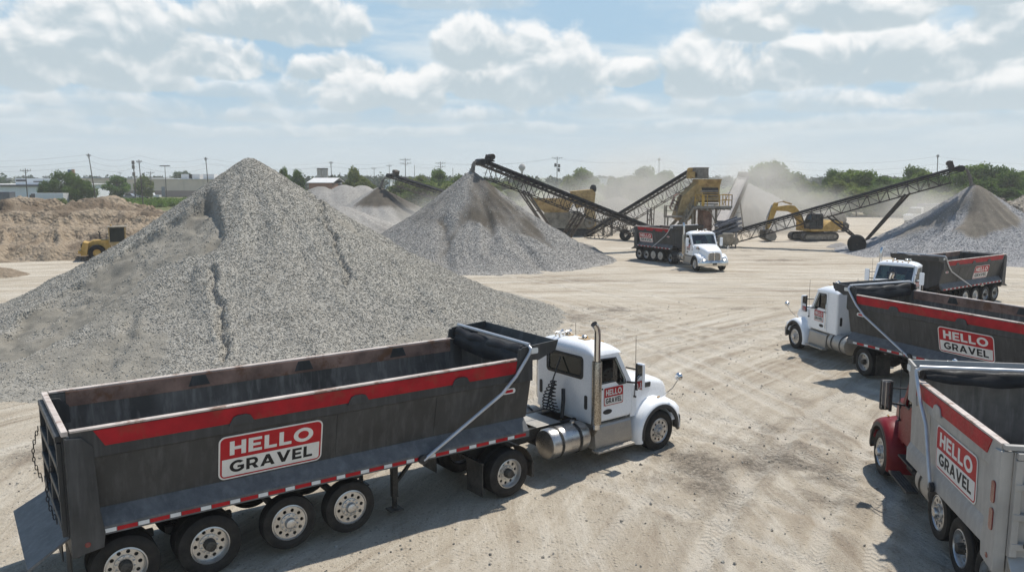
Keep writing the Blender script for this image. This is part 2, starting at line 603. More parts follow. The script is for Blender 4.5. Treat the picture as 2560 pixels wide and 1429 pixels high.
# ---------------------------------------------------------------- tractor / cab and chassis
def build_tractor(root, body, wb=4.8, ox=0.0, back=-2.19, drive=True, stack=True, headlamp='headlamp',
                  strobe=True, rear_x=None, door_sign=True):
    """Cab, hood, chassis and wheels; the front axle is at x = ox."""
    rear_x = rear_x if rear_x is not None else -wb - .75

    def B(mb, name, mats, parent=None, bevel=0, smooth=35, subd=0, seg=2):
        return mb.build(name, mats, parent or root, bevel, smooth, (ox, 0, 0) if parent is None else (0, 0, 0), (0, 0, 0), subd, seg)
    # chassis
    mb = MB()
    for s in (-1, 1):
        mb.box(rear_x, .72, .40 * s - .045, .40 * s + .045, .82, 1.08)
    for x in np.arange(rear_x + .15, .6, .95): mb.box(x - .06, x + .06, -.36, .36, .86, 1.02)
    mb.cyl((0, -.95, .5), (0, .95, .5), .075, 10)
    if drive:
        mb.cyl((-wb, -.9, .52), (-wb, .9, .52), .10, 12)
        mb.lathe([(0, -.24), (.2, -.2), (.27, 0), (.2, .2), (0, .24)], 14, (-wb, 0, .54))
        for s in (-1, 1): mb.beam((-wb - .55, .5 * s, .66), (-wb + .6, .5 * s, .7), .1, .1)
    mb.tube([(-.6, 0, .75), (-wb, 0, .6)], .06, 8)
    mb.box(-1.9, -.1, -.38, .38, .7, 1.1)
    for x in (-2.7, -3.3): mb.cyl((x, -.35, .72), (x, .35, .72), .13, 10)
    B(mb, 'chassis', M['black'], bevel=.008)
    # cab shell: back wall with window, corner posts, floor, firewall, A pillars
    xb = back; mb = MB()
    mb.prism([(-.97, 1.1), (.97, 1.1), (.97, 2.72), (-.97, 2.72)], xb, xb + .05, 'x', [rrect(-.66, .60, 2.12, 2.60, .07)])
    for s in (-1, 1):
        mb.lathe([(.09, 1.1), (.09, 2.72)], 6, (xb + .09, .96 * s, 0), 'z', PI if s < 0 else PI / 2, 1.5 * PI if s < 0 else PI)
        if xb < -2.25: mb.prism([(xb + .085, 1.1), (-2.105, 1.1), (-2.105, 2.72), (xb + .085, 2.72)], 1.0 * s, 1.05 * s, 'y')
        mb.beam((-.93, .985 * s, 1.93), (-1.40, .955 * s, 2.72), .1, .075)
        mb.box(-2.12, -.90, .94 * s - .055, .94 * s + .055, 1.06, 1.14)
        mb.prism([(-.885, 1.1), (-.70, 1.1), (-.70, 1.70), (-.885, 1.92)], .92 * s, 1.04 * s, 'y')
    mb.box(-1.46, -1.36, -.97, .97, 2.64, 2.74)
    mb.box(xb + .02, -.75, -.94, .94, 1.04, 1.10)
    mb.box(-.93, -.85, -.95, .95, 1.1, 1.95)
    cabo = B(mb, 'cab', body, bevel=.012)
    mb = MB()
    for (y, z) in ((-.80, 1.55), (.86, 1.62)): mb.prism(rrect(y - .05, y + .05, z - .17, z + .17, .04), xb - .012, xb + .001, 'x')
    mb.build('vent', M['plastic'], cabo)
    mb = MB().prism(rrect(-.64, .58, 2.14, 2.58, .06), xb + .02, xb + .026, 'x')
    mb.build('rear_window', M['dark_glass'], cabo, 0, 0)
    mb = MB().prism(rrect(-.70, .64, 2.08, 2.64, .1), xb - .012, xb - .001, 'x', [rrect(-.635, .575, 2.145, 2.575, .06)])
    mb.build('window_seal', M['plastic'], cabo)
    # roof
    nu, nv = 22, 20; vs = []; fs = []
    xf = -1.30; xc, ax = (xf + xb) / 2, (xf - xb) / 2 + .012
    for i in range(nu + 1):
        u = -math.cos(PI * i / nu)
        for j in range(nv + 1):
            v = -math.cos(PI * j / nv)
            z = max(0, 1 - abs(u) ** 3.2) ** .45 * max(0, 1 - abs(v) ** 4.0) ** .45 * (.27 - .05 * (u + 1) / 2)
            pinch = 1 - .06 * (z / .27)
            vs.append((xc + ax * u, 1.055 * v * pinch, 2.70 + z))
    for i in range(nu):
        for j in range(nv):
            a = i * (nv + 1) + j
            fs.append((a, a + 1, a + nv + 2, a + nv + 1))
    mb = MB().add(vs, fs)
    roof = B(mb, 'roof', body, smooth=60)
    mb = MB()
    for y in (-.55, -.25, 0, .25, .55): mb.obox((-1.48, y, 2.915 - .05 * abs(y)), (.14, .08, .05))
    mb.build('marker_light', M['amber'], roof, .015)
    if strobe:
        for (x, y) in ((-1.75, -.25), (-1.70, .40)):
            mb = MB().box(x - .10, x + .10, y - .13, y + .13, 2.945, 2.965)
            mb.mat(1).lathe([(.07, 2.96), (.065, 3.02), (.03, 3.045), (0, 3.047)], 12, (x, y, 0), 'z')
            mb.build('roof_beacon', [M['amber'], M['chrome']], roof, .006)
    mb = MB()
    mb.tube([(-2.08, .35, 3.03), (-1.85, .35, 3.04), (-1.75, .35, 3.04), (-1.66, .35, 3.045)], [.018, .022, .03, .055], 10)
    mb.tube([(-2.05, .52, 3.02), (-1.85, .52, 3.03), (-1.78, .52, 3.035)], [.018, .025, .05], 10)
    for x, y in ((-2.02, .35), (-1.88, .35), (-2.0, .52)): mb.box(x - .02, x + .02, y - .02, y + .02, 2.92, 3.03)
    mb.build('air_horn', M['chrome'], roof)
    # doors
    for s in (-1, 1):
        win = [(-1.99, 2.02), (-1.47, 2.02), (-1.36, 1.93), (-1.14, 1.93), (-1.145, 2.02), (-1.47, 2.58), (-1.95, 2.60), (-1.99, 2.56)]
        mb = MB().prism([(-2.09, 1.12), (-.905, 1.12), (-.905, 1.90), (-1.375, 2.71), (-2.09, 2.71)], 1.0 * s, 1.055 * s, 'y', [win])
        d = B(mb, 'door', body, bevel=.008)
        c = (-1.55, 2.27)
        inner = [(c[0] + (x - c[0]) * .985, c[1] + (z - c[1]) * .97) for x, z in win]
        outer = [(c[0] + (x - c[0]) * 1.06, c[1] + (z - c[1]) * 1.08) for x, z in win]
        MB().prism(outer, 1.054 * s, 1.064 * s, 'y', [inner]).build('window_seal', M['plastic'], d)
        MB().prism([(c[0] + (x - c[0]) * 1.01, c[1] + (z - c[1]) * 1.01) for x, z in win], 1.02 * s, 1.026 * s, 'y').build('window', M['glass'], d, 0, 0)
        mb = MB().box(-2.03, -1.88, 1.055 * s - .012, 1.055 * s + .035, 1.86, 1.90)
        mb.build('door_handle', M['plastic'], d, .008)
        MB().prism(arc(-1.72, 1.30, .15, .062, 0, 360, 20)[:-1], 1.052 * s, 1.062 * s, 'y').build('emblem', M['plastic'], d, 0)
        if door_sign:
            put('company_sign', SIGN_DOOR, d, (-1.53, 1.062 * s, 1.67), (0, 0, 0 if s < 0 else PI))
        mb = MB()
        mb.tube([(-2.10, 1.10 * s, 1.25), (-2.10, 1.13 * s, 1.3), (-2.10, 1.13 * s, 2.2), (-2.10, 1.10 * s, 2.25)], .014, 6)
        B(mb, 'grab_rail', M['chrome'])
    # windshield
    vs = []; fs = []
    for i in range(2):
        for j in range(13):
            v = j / 6 - 1
            zz, xx, hw = ((1.95, -.895, .94), (2.66, -1.365, .90))[i]
            vs.append((xx + .05 * (1 - v * v), hw * v, zz))
    for j in range(12): fs.append((j, j + 1, j + 14, j + 13))
    mb = MB().add(vs, fs)
    ws = B(mb, 'windshield', M['glass'], smooth=60)
    mb = MB()
    for y in (-.3, .35): mb.beam((-.85, y - .25, 1.98), (-1.10, y + .15, 2.36), .015, .012)
    mb.build('wiper', M['plastic'], ws)
    # interior
    for y in (-.48, .48):
        mb = MB().box(-1.95, -1.45, y - .24, y + .24, 1.45, 1.58)
        mb.obox((-1.97, y, 1.92), (.14, .46, .72), Matrix.Rotation(R(-8), 3, 'Y'))
        mb.obox((-2.02, y, 2.36), (.10, .26, .2))
        mb.box(-1.9, -1.6, y - .12, y + .12, 1.1, 1.46)
        B(mb, 'seat', M['seat'], bevel=.04)
    mb = MB().prism([(-.93, 1.3), (-1.25, 1.3), (-1.32, 1.72), (-1.2, 1.86), (-.93, 1.92)], -.92, .92, 'y')
    B(mb, 'dashboard', M['plastic'], bevel=.03)
    mb = MB()
    q = [(-1.48 + .07 * math.sin(a), .48 + .21 * math.cos(a), 1.86 + .20 * math.sin(a)) for a in np.linspace(0, 2 * PI, 17)]
    mb.tube(q, .017, 6, False); mb.beam((-1.48, .28, 1.86), (-1.48, .68, 1.86), .03); mb.tube([(-1.48, .48, 1.86), (-1.2, .48, 1.7)], .03, 6)
    B(mb, 'steering_wheel', M['plastic'])
    # hood
    secs = []
    for x, w, zt, zb in ((-.86, .98, 1.965, 1.0), (-.60, .95, 1.945, .98), (-.25, .88, 1.89, .95), (.15, .80, 1.81, .92), (.50, .73, 1.715, .88), (.72, .68, 1.62, .82), (.84, .64, 1.50, .78), (.885, .60, 1.38, .74)):
        half = [(1.0, zb), (1.0, zb + .25), (.995, zt - .34), (.975, zt - .16), (.90, zt - .05), (.72, zt - .008), (.38, zt + .012), (0, zt + .018)]
        pts = [(x, -a * w, z) for a, z in half] + [(x, a * w, z) for a, z in reversed(half[:-1])]
        secs.append(pts)
    mb = MB().loft(secs, closed=False, cap=False)
    n = len(secs[0]); mb.add(secs[-1], [tuple(range(n))])
    hood = B(mb, 'hood', body, smooth=50)
    for s in (-1, 1):
        mb = MB().obox((-.18, .872 * s, 1.68), (.40, .05, .13), Matrix.Rotation(R(7), 3, 'Y') @ Matrix.Rotation(R(-15 * s), 3, 'Z'))
        mb.build('hood_vent', M['plastic'], hood, .02)
    # grille
    gp = [(-.44, .72), (.44, .72), (.47, 1.22), (.40, 1.40), (.10, 1.45), (0, 1.40), (-.10, 1.45), (-.40, 1.40), (-.47, 1.22)]
    sc = lambda p, a, b: [(x * a, 1.08 + (z - 1.08) * b) for x, z in p]
    mb = MB().prism(sc(gp, 1.06, 1.05), .86, .925, 'x', [sc(gp, .95, .95)])
    mb.box(.87, .94, -.035, .035, .74, 1.42)
    mb.mat(1).prism(sc(gp, .97, .97), .872, .895, 'x')
    B(mb, 'grille', [M['chrome'], M['grille']], bevel=.006)
    # fenders
    for s in (-1, 1):
        pr = [(.665, 1.235 * s), (.70, 1.238 * s), (.745, 1.215 * s), (.785, 1.14 * s), (.81, 1.0 * s), (.83, .8 * s), (.84, .55 * s)]
        mb = MB().lathe(pr, 26, (0, 0, .52), 'y', R(-2), R(196))
        mb.loft([[(x, y * s, z) for y, z in ((.52, .70), (.52, 1.22), (1.0, 1.12), (1.17, 1.0), (1.20, .72))] for x in (.45, .72)] +
                [[(.88, y * s, z) for y, z in ((.52, .72), (.52, 1.12), (.92, 1.06), (1.06, .96), (1.08, .74))]])
        fe = B(mb, 'fender', body, smooth=50)
        mb = MB().lathe([(.60, 1.10 * s), (.60, 1.245 * s), (.665, 1.25 * s), (.69, 1.236 * s)], 24, (0, 0, .52), 'y', R(-2), R(190))
        mb.build('wheel_arch_trim', M['plastic'], fe)
        mb = MB().lathe([(0, 0), (.06, 0), (.11, -.01), (.15, -.04), (.16, -.09), (.13, -.14)], 20, (.925, .80 * s, .92), 'x')
        mb.mat(1).lathe([(.02, .006), (.075, .012), (.08, -.002)], 16, (.93, .83 * s, .915), 'x')
        mb.build('headlight', [M['headlamp'], M['headlamp_on' if headlamp == 'on' else 'chrome']], fe)
        mb = MB().obox((.12, 1.02 * s, 1.345), (.09, .03, .035)); mb.build('turn_signal', M['amber'], fe, .01)
        # hood mirror on its arm
        mb = MB()
        mb.tube([(.40, .92 * s, 1.30), (.52, 1.12 * s, 1.52), (.62, 1.24 * s, 1.78)], .013, 6)
        mb.lathe([(0, -.10), (.06, -.09), (.10, -.04), (.105, .01), (.095, .02)], 16, (.62, 1.25 * s, 1.84), 'x')
        mb.mat(1).lathe([(.098, 0), (.06, -.004), (0, -.006)], 16, (.62, 1.25 * s, 1.84), 'x')
        if body is not M['red_cab']: mb.build('hood_mirror', [M['chrome'], M['mirror']], fe)
        # door mirror
        mb = MB()
        mb.tube([(-1.08, 1.05 * s, 1.93), (-1.02, 1.30 * s, 1.95)], .028, 6)
        mb.tube([(-1.12, 1.05 * s, 2.30), (-1.02, 1.30 * s, 2.28)], .022, 6)
        mb.obox((-1.02, 1.33 * s, 2.10), (.055, .06, .66))
        mi = B(mb, 'mirror', M['plastic'], bevel=.012)
        MB().obox((-.985, 1.42 * s, 2.12), (.09, .24, .66)).build('mirror_shell', M['plastic'] if body is M['red_cab'] else body, mi, .035)
        MB().obox((-1.034, 1.42 * s, 2.12), (.012, .20, .60)).build('mirror_face', M['mirror'], mi, .004)
        # antenna
        mb = MB().tube([(-.80, 1.06 * s, 1.50), (-.80, 1.08 * s, 2.2), (-.82, 1.09 * s, 3.05)], [.011, .008, .005], 5)
        mb.cyl((-.80, 1.0 * s, 1.52), (-.80, 1.10 * s, 1.52), .025, 8)
        B(mb, 'antenna', M['plastic'])
        # steps
        mb = MB()
        if body is M['red_cab']: mb.box(-1.95, -.98, min(.80 * s, 1.10 * s), max(.80 * s, 1.10 * s), .78, .82); mb.box(-1.9, -.95, min(.5 * s, .9 * s), max(.5 * s, .9 * s), .5, 1.04)
        else: mb.prism([(.50 * s, 1.0), (1.03 * s, 1.0), (1.07 * s, .96), (1.13 * s, .52), (1.10 * s, .45), (.50 * s, .45)], -2.16, -.93, 'x')
        mb.box(-2.20, -.98, min(1.04 * s, 1.27 * s), max(1.04 * s, 1.27 * s), .40, .445)
        for x in np.arange(-2.14, -1.02, .09):
            for y in (1.09, 1.15, 1.21): mb.obox((x, y * s, .449), (.055, .022, .012))
        for x in np.arange(-2.10, -.98, .10):
            for y in (.80, .88, .96): mb.obox((x, y * s, 1.005), (.06, .03, .012))
        B(mb, 'step_box', M['black'] if body is M['red_cab'] else M['alu_dull'], bevel=.004)
        # tank
        r0 = .35; cy = .84 * s; cz = .80
        x0, x1 = (-3.50, -2.36)
        mb = MB().lathe([(0, x0 - .03), (r0 * .6, x0 - .025), (r0 * .93, x0), (r0, x0 + .05), (r0, x1 - .05), (r0 * .93, x1), (r0 * .6, x1 + .025), (0, x1 + .03)], 32, (0, cy, cz), 'x')
        mb.cyl((x1 - .3, cy, cz + r0 - .02), (x1 - .3, cy, cz + r0 + .05), .06, 14)
        tk = B(mb, 'fuel_tank', M['tank'] if s < 0 else M['alu_dull'], smooth=50)
        mb = MB()
        for x in (x0 + .28, x1 - .3): mb.lathe([(r0 + .012, x - .035), (r0 + .014, x - .03), (r0 + .014, x + .03), (r0 + .012, x + .035), (r0 - .01, x + .036), (r0 - .01, x - .036)], 32, (0, cy, cz), 'x')
        mb.build('tank_strap', M['black'], tk)
        if drive:
            # quarter fender in front of the drive wheels
            a0, a1 = R(-8), R(80)
            mb = MB().lathe([(.60, .62 * s), (.615, .62 * s), (.615, 1.21 * s), (.60, 1.21 * s)], 10, (-wb + .05, 0, .52), 'y', a0, a1)
            mb.box(-wb + .62, -wb + .68, min(.62 * s, 1.21 * s), max(.62 * s, 1.21 * s), .30, .62)
            B(mb, 'quarter_fender', M['black'], smooth=50)
            mb = MB().box(-wb - .72, -wb - .70, min(.62 * s, 1.2 * s), max(.62 * s, 1.2 * s), .16, .86)
            mb.beam((-wb - .71, .4 * s, .88), (-wb - .71, 1.2 * s, .88), .05)
            B(mb, 'mud_flap', M['black'])
        wheel(root, ox, 1.045 * s, .52, 'steer', s)
        if drive: dual(root, ox - wb, s)
    # bumper
    prof = [(.98, .84), (1.02, .80), (1.035, .62), (1.02, .46), (.96, .43)]
    secs = []
    for j in range(15):
        v = j / 7 - 1
        bx = -.02 - .26 * max(0, (abs(v) - .45) / .55) ** 2
        secs.append([(x + bx, 1.22 * v, z) for x, z in prof])
    mb = MB().loft(secs, closed=False, cap=False)
    secs2 = [[(x - .04, y, z) for x, y, z in s_] for s_ in secs]
    mb.loft(secs2, closed=False, cap=False)
    bp = B(mb, 'bumper', M['chrome'] if body is not M['red_cab'] else M['chrome'], smooth=50)
    mb = MB()
    mb.obox((1.01, 0, .60), (.03, .34, .17)); mb.obox((1.008, .32, .74), (.03, .2, .035)); mb.obox((1.008, -.32, .74), (.03, .2, .035))
    mb.build('number_plate', M['plastic'], bp, .01)
    # exhaust stack
    if stack:
        sx, sy = xb - .02, -1.185
        mb = MB().mat(0).tube([(sx, sy, 1.0), (sx, sy, 2.55)], .085, 16)
        mb.tube([(sx, sy, 2.5), (sx, sy, 3.22), (sx - .01, sy, 3.34), (sx - .05, sy, 3.44), (sx - .12, sy, 3.52)], [.078, .078, .078, .078, .08], 16, False)
        mb.mat(1).tube([(sx, sy, 3.20), (sx - .01, sy, 3.33), (sx - .05, sy, 3.43), (sx - .115, sy, 3.512)], [.07, .07, .07, .072], 16, True)
        ex = B(mb, 'exhaust_stack', [M['chrome'], M['black']], smooth=50)
        mb = MB().lathe([(.112, 1.12), (.118, 1.14), (.118, 2.60), (.112, 2.62)], 20, (sx, sy, 0), 'z')
        mb.build('heat_shield', M['guard'], ex, smooth=50)
        mb = MB().tube([(sx, sy, 1.05), (sx + .02, sy + .15, .85), (sx + .3, sy + .5, .8)], .075, 12)
        mb.build('exhaust_pipe', M['brass'], ex, smooth=50)
    if drive:
        mb = MB().box(-3.45, -2.7, -.48, .48, 1.085, 1.105)
        B(mb, 'deck_plate', M['alu_dull'], bevel=.01)
        mb = MB().prism([(-wb - .45, -.42), (-wb - .05, -.42), (-wb + .40, -.46), (-wb + .45, 0), (-wb + .40, .46), (-wb - .05, .42), (-wb - .45, .42), (-wb - .40, .1), (-wb - .1, .05), (-wb - .1, -.05), (-wb - .40, -.1)], 1.13, 1.2, 'z')
        mb.box(-wb - .2, -wb + .3, -.5, .5, 1.06, 1.14)
        B(mb, 'fifth_wheel', M['black'], bevel=.01)
        # coiled air lines behind the cab
        mb = MB()
        for k, (y0, r_) in enumerate(((.30, .11), (.05, .09), (-.12, .10))):
            q = []
            for i in range(90):
                t = i / 89
                a = t * 2 * PI * 9
                w_ = r_ * (.35 + .75 * t); q.append((xb - .20 - .12 * math.sin(PI * t) + w_ * .6 * math.cos(a), y0 * (.3 + .7 * t) + .1 + w_ * math.sin(a), 1.92 - .78 * t))
            mb.tube(q, .016, 5, False)
        mb.tube([(xb - .02, .1, 2.5), (xb - .25, .1, 2.0), (xb - .5, .05, 1.3), (-wb + .3, 0, 1.3)], .018, 6)
        mb.tube([(xb - .3, -.28, 1.1), (xb - .22, -.24, 1.5), (xb - .1, -.1, 1.75)], .05, 6)
        B(mb, 'air_hose', M['plastic'], smooth=60)


# ---------------------------------------------------------------- dump body
def build_tub(root, L, mats, ox=0.0, signx=3.1, trailer=True, pockets=None, zt=2.90, arm=2.6):
    """Open dump body, rear at x = ox; used by the trailers and by the silver truck."""
    side, shelf, inner, band = mats
    wb_ = 1.17 if trailer else 1.325       # half width at the foot of the side wall

    def B(mb, name, mt, parent=None, bevel=0, smooth=35):
        return mb.build(name, mt, parent or root, bevel, smooth, (ox, 0, 0) if parent is None else (0, 0, 0))
    HW = 1.378
    mb = MB()
    for s in (-1, 1):
        mb.prism([(y * s, z) for y, z in ((HW, zt - .03), (HW, 2.44), (1.345, 2.41), (wb_, 1.56), (wb_ - .07, 1.56), (1.275, 2.42), (1.285, zt - .03))], .05, L - .02, 'x')
    mb.prism([(y, z) for y, z in ((-1.15, 1.60), (-.62, 1.30), (.62, 1.30), (1.15, 1.60), (1.11, 1.62), (.6, 1.35), (-.6, 1.35), (-1.11, 1.62))], .05, L - .02, 'x')
    mb.prism([(-1.36, 2.98), (1.36, 2.98), (1.36, 2.44), (1.33, 2.40), (1.16, 1.57), (.6, 1.28), (-.6, 1.28), (-1.16, 1.57), (-1.33, 2.40), (-1.36, 2.44)], L - .02, L + .05, 'x')
    for s in (-1, 1):
        mb.prism([(L - .42, 2.40), (L + .05, 2.40), (L + .05, 3.10), (L - .30, 3.10)], 1.36 * s, 1.40 * s, 'y')
    for s in (-1, 1):                       # weld seams between the side sheets
        for f_ in (.26, .50, .74):
            mb.beam((L * f_, 1.349 * s, 2.40), (L * f_, (wb_ + .004) * s, 1.57), .02, .012, (0, s, 0))
    tub = B(mb, 'dump_body', side, bevel=.004)
    mb = MB()
    mb.loft([[(x, y, z) for y, z in ((-1.27, zt - .05), (-1.262, 2.42), (-1.09, 1.64), (-.60, 1.37), (.60, 1.37), (1.09, 1.64), (1.262, 2.42), (1.27, zt - .05))] for x in (.06, L * .33, L * .66, L - .03)], closed=False, cap=False)
    mb.add([(L - .035, y, z) for y, z in ((-1.27, 2.9), (-1.262, 2.42), (-1.09, 1.64), (-.60, 1.37), (.60, 1.37), (1.09, 1.64), (1.262, 2.42), (1.27, 2.9))], [tuple(range(8))])
    mb.build('inner_lining', inner, tub, 0, 20)
    for s in (-1, 1):
        # lower ledge and rail
        mb = MB().prism([(y * s, z) for y, z in ((wb_ - .002, 1.57), (1.385, 1.335 if trailer else 1.45), (1.385, 1.20), (1.31, 1.20), (1.10, 1.50))], .30, L - .02, 'x')
        sh = B(mb, 'side_ledge', shelf, bevel=.006)
        if trailer:
            mb = MB(); x = .42; k = 0
            while x < L - .3:
                w = .17 if k % 2 == 0 else .30
                mb.mat(0 if k % 2 == 0 else 1).obox((x + w / 2, 1.3875 * s, 1.262), (w - .012, .006, .062))
                x += w; k += 1
            mb.build('reflective_tape', [M['tape_white'], M['sign_red']], sh)
        # red band, worn top edge
        x0 = .46
        mb = MB().prism([(x0 - .10, zt - .045), (x0 + .05, 2.60), (L - .06, 2.60), (L - .06, zt - .045)], (HW + .001) * s, (HW + .012) * s, 'y')
        bd = B(mb, 'red_band', band)
        mb = MB().box(.05, L - .30, min(1.275 * s, 1.392 * s), max(1.275 * s, 1.392 * s), zt - .032, zt)
        mb.build('top_rail', M['rim_edge'], bd, .006)
        mb = MB().box(.30, L - .35, min(1.258 * s, 1.274 * s), max(1.258 * s, 1.274 * s), zt - .30, zt - .035)
        mb.build('inner_rail', M['rusty'], bd)
        for px_ in (pockets or [L * .30, L * .545, L * .80]):
            mb = MB().prism([(px_ - .22, 2.56), (px_ + .22, 2.56), (px_ + .14, 2.70), (px_ + .07, 2.725), (px_ - .07, 2.725), (px_ - .14, 2.70)], (HW + .008) * s, (HW + .035) * s, 'y')
            mb.build('board_pocket', side, bd, .006)
            mb = MB().prism([(px_ - .2, zt - .25), (px_ + .2, zt - .25), (px_ + .12, zt - .05), (px_ - .12, zt - .05)], 1.25 * s, 1.262 * s, 'y')
            mb.build('board_bracket', side, bd, .004)
        # rear corner post
        mb = MB().prism([(-.03, .95), (.40, 1.02), (.43, 1.25), (.38, 1.6), (.34, 2.62), (.20, 2.78), (-.03, 2.80)], 1.24 * s, 1.412 * s, 'y')
        po = B(mb, 'rear_post', side, bevel=.012)
        mb = MB().lathe([(0, 0), (.03, 0), (.042, -.004 * s), (.045, -.014 * s)], 14, (.18, 1.422 * s, 1.12), 'y')
        mb.build('marker_light', M['lamp_red'], po)
        if not trailer:
            for z in (2.14, 1.72):
                MB().prism(rrect(.05, .17, z - .17, z + .17, .055), 1.405 * s, 1.43 * s, 'y').build('tail_light', M['lamp_red'], po, .008)
        # tarp arm
        xp = L - arm if trailer else L - 1.62
        e = .44 if trailer else 0
        ya = 1.455 * s
        mb = MB().tube([(xp, ya, 1.24), (L - 1.20 + e, ya, 2.26), (L - 1.00 + e, ya, 2.44), (L - .86 + e, ya, 2.56), (L - .62 + e, ya, 2.86), (L - .50 + e, ya, 3.02), (L - .48 + e, ya, 3.10), (L - .48 + e, ya - .10 * s, 3.15), (L - .48 + e, ya - .2 * s, 3.16)], .036, 10)
        mb.obox((xp, 1.42 * s, 1.25), (.12, .09, .12))
        ar = B(mb, 'tarp_arm', M['pipe'], smooth=50)
        mb = MB().lathe([(.09, 1.40 * s), (.09, 1.475 * s), (.05, 1.485 * s), (0, 1.485 * s)], 14, (xp, 0, 1.25), 'y')
        mb.build('arm_pivot', M['plastic'], ar)
        put('company_sign', SIGN_BIG, root, (ox + signx, (1.268 if trailer else 1.345) * s, 1.985), (math.atan2(1.345 - wb_, .85), 0, 0 if s < 0 else PI))
        MB().prism(rrect(L - .66, L - .34, 2.18, 2.29, .05), 1.30 * s, 1.325 * s, 'y').build('side_marker', M['tape_white'], tub)
        MB().prism(rrect(L - .60, L - .40, 2.205, 2.265, .025), 1.31 * s, 1.330 * s, 'y').build('side_marker', M['sign_red'], tub)
    # tailgate
    mb = MB().box(-.05, .0, -1.235, 1.235, 1.22, zt - .10)
    for z in (1.4, 1.85, 2.3, zt - .14): mb.box(-.13, -.05, -1.22, 1.22, z - .05, z + .05)
    for y in (-1.18, 0, 1.18): mb.box(-.12, -.05, y - .05, y + .05, 1.24, zt - .2)
    tg = B(mb, 'tailgate', side, bevel=.01)
    mb = MB().box(-.06, .03, -1.37, 1.37, zt - .075, zt + .0)
    mb.build('tailgate_top', M['rim_edge'] if trailer else side, tg, .008)
    for s in (-1, 1):
        mb = MB()
        for k in range(13):
            c = Vector((-.17 - .10 * math.sin(PI * k / 12), 1.05 * s, 2.35 - .075 * k))
            mb.tube([c + Vector((.02 * math.cos(a) if k % 2 else 0, .02 * math.cos(a) if k % 2 == 0 else 0, .045 * math.sin(a))) for a in np.linspace(0, 2 * PI, 9)], .008, 4, False)
        mb.build('tailgate_chain', M['black'], tg)
    # spill apron
    mb = MB().add([(-.02, -1.22, 1.24), (-.02, 1.22, 1.24), (-.62, 1.30, .90), (-.62, -1.30, .90), (-.02, -1.22, 1.20), (-.02, 1.22, 1.20), (-.60, 1.30, .85), (-.60, -1.30, .85)],
                  [(0, 1, 2, 3), (7, 6, 5, 4), (0, 3, 7, 4), (1, 5, 6, 2), (3, 2, 6, 7)])
    B(mb, 'spill_apron', shelf, bevel=.01)
    mb = MB().box(-.02, .10, -1.22, 1.22, .86, 1.2)
    B(mb, 'rear_sill', side, bevel=.02)
    # tarp tray, bow and bunched tarp
    mb = MB()
    tr = 0 if trailer else -.52
    mb.box(L + .04, L + .62 + tr, -1.34, 1.34, 2.90, 2.93)
    mb.add([(x_ + tr, y_, z_) for x_, y_, z_ in [(L + .60, -1.36, 2.90), (L + .60, 1.36, 2.90), (L + .70, 1.36, 3.17), (L + .70, -1.36, 3.17), (L + .63, -1.36, 2.90), (L + .63, 1.36, 2.90), (L + .73, 1.36, 3.17), (L + .73, -1.36, 3.17)]],
           [(0, 1, 2, 3), (7, 6, 5, 4), (3, 2, 6, 7), (0, 4, 5, 1)])
    for s in (-1, 1):
        mb.prism([(L - .32, 2.86), (L + .22 + tr * .4, 2.82), (L + .66 + tr, 2.98), (L + .73 + tr, 3.19), (L - .22, 3.13)], 1.36 * s, 1.405 * s, 'y')
    tray = B(mb, 'tarp_tray', side if trailer else shelf, bevel=.008)
    for s in (-1, 1):
        MB().prism(rrect(L - .02, L + .18, 2.97, 3.09, .03), 1.402 * s, 1.415 * s, 'y').build('tray_plate', M['tape_white'], tray)
    e = .44 if trailer else 0
    mb = MB().tube([(L - .48 + e, -1.40, 3.17), (L - .48 + e, 1.40, 3.17)], .038, 10)
    bow = B(mb, 'tarp_bow', M['pipe'], smooth=50)
    path = []; rad = []
    for i in range(25):
        y = -1.28 + 2.56 * i / 24
        path.append((L - .30 + e * .45 + .02 * math.sin(i * .6), y, 3.02 - .05 * math.cos(y * 1.2) + .012 * math.sin(i * .9)))
        rad.append(.12 + .010 * math.sin(i * .83) + .006 * math.sin(i * 1.9))
    mb = MB().tube(path, rad, 14)
    # hanging fold
    vs = []; nn = 24
    for i in range(nn + 1):
        y = -1.25 + 2.5 * i / nn
        sag = (.14 if trailer else -.02) + .10 * math.sin(PI * i / nn) + .015 * math.sin(i * .7)
        for k in range(5):
            t = k / 4
            vs.append((L - .36 + e * .45 - .10 * t + .018 * math.sin(i * .55 + k * .6) - .05 * math.sin(PI * t), y, 3.06 - (sag + .16) * t))
    fs = []
    for i in range(nn):
        for k in range(4):
            a = i * 5 + k; fs.append((a, a + 1, a + 6, a + 5))
    mb.add(vs, fs)
    B(mb, 'tarp', M['tarp'], smooth=60)


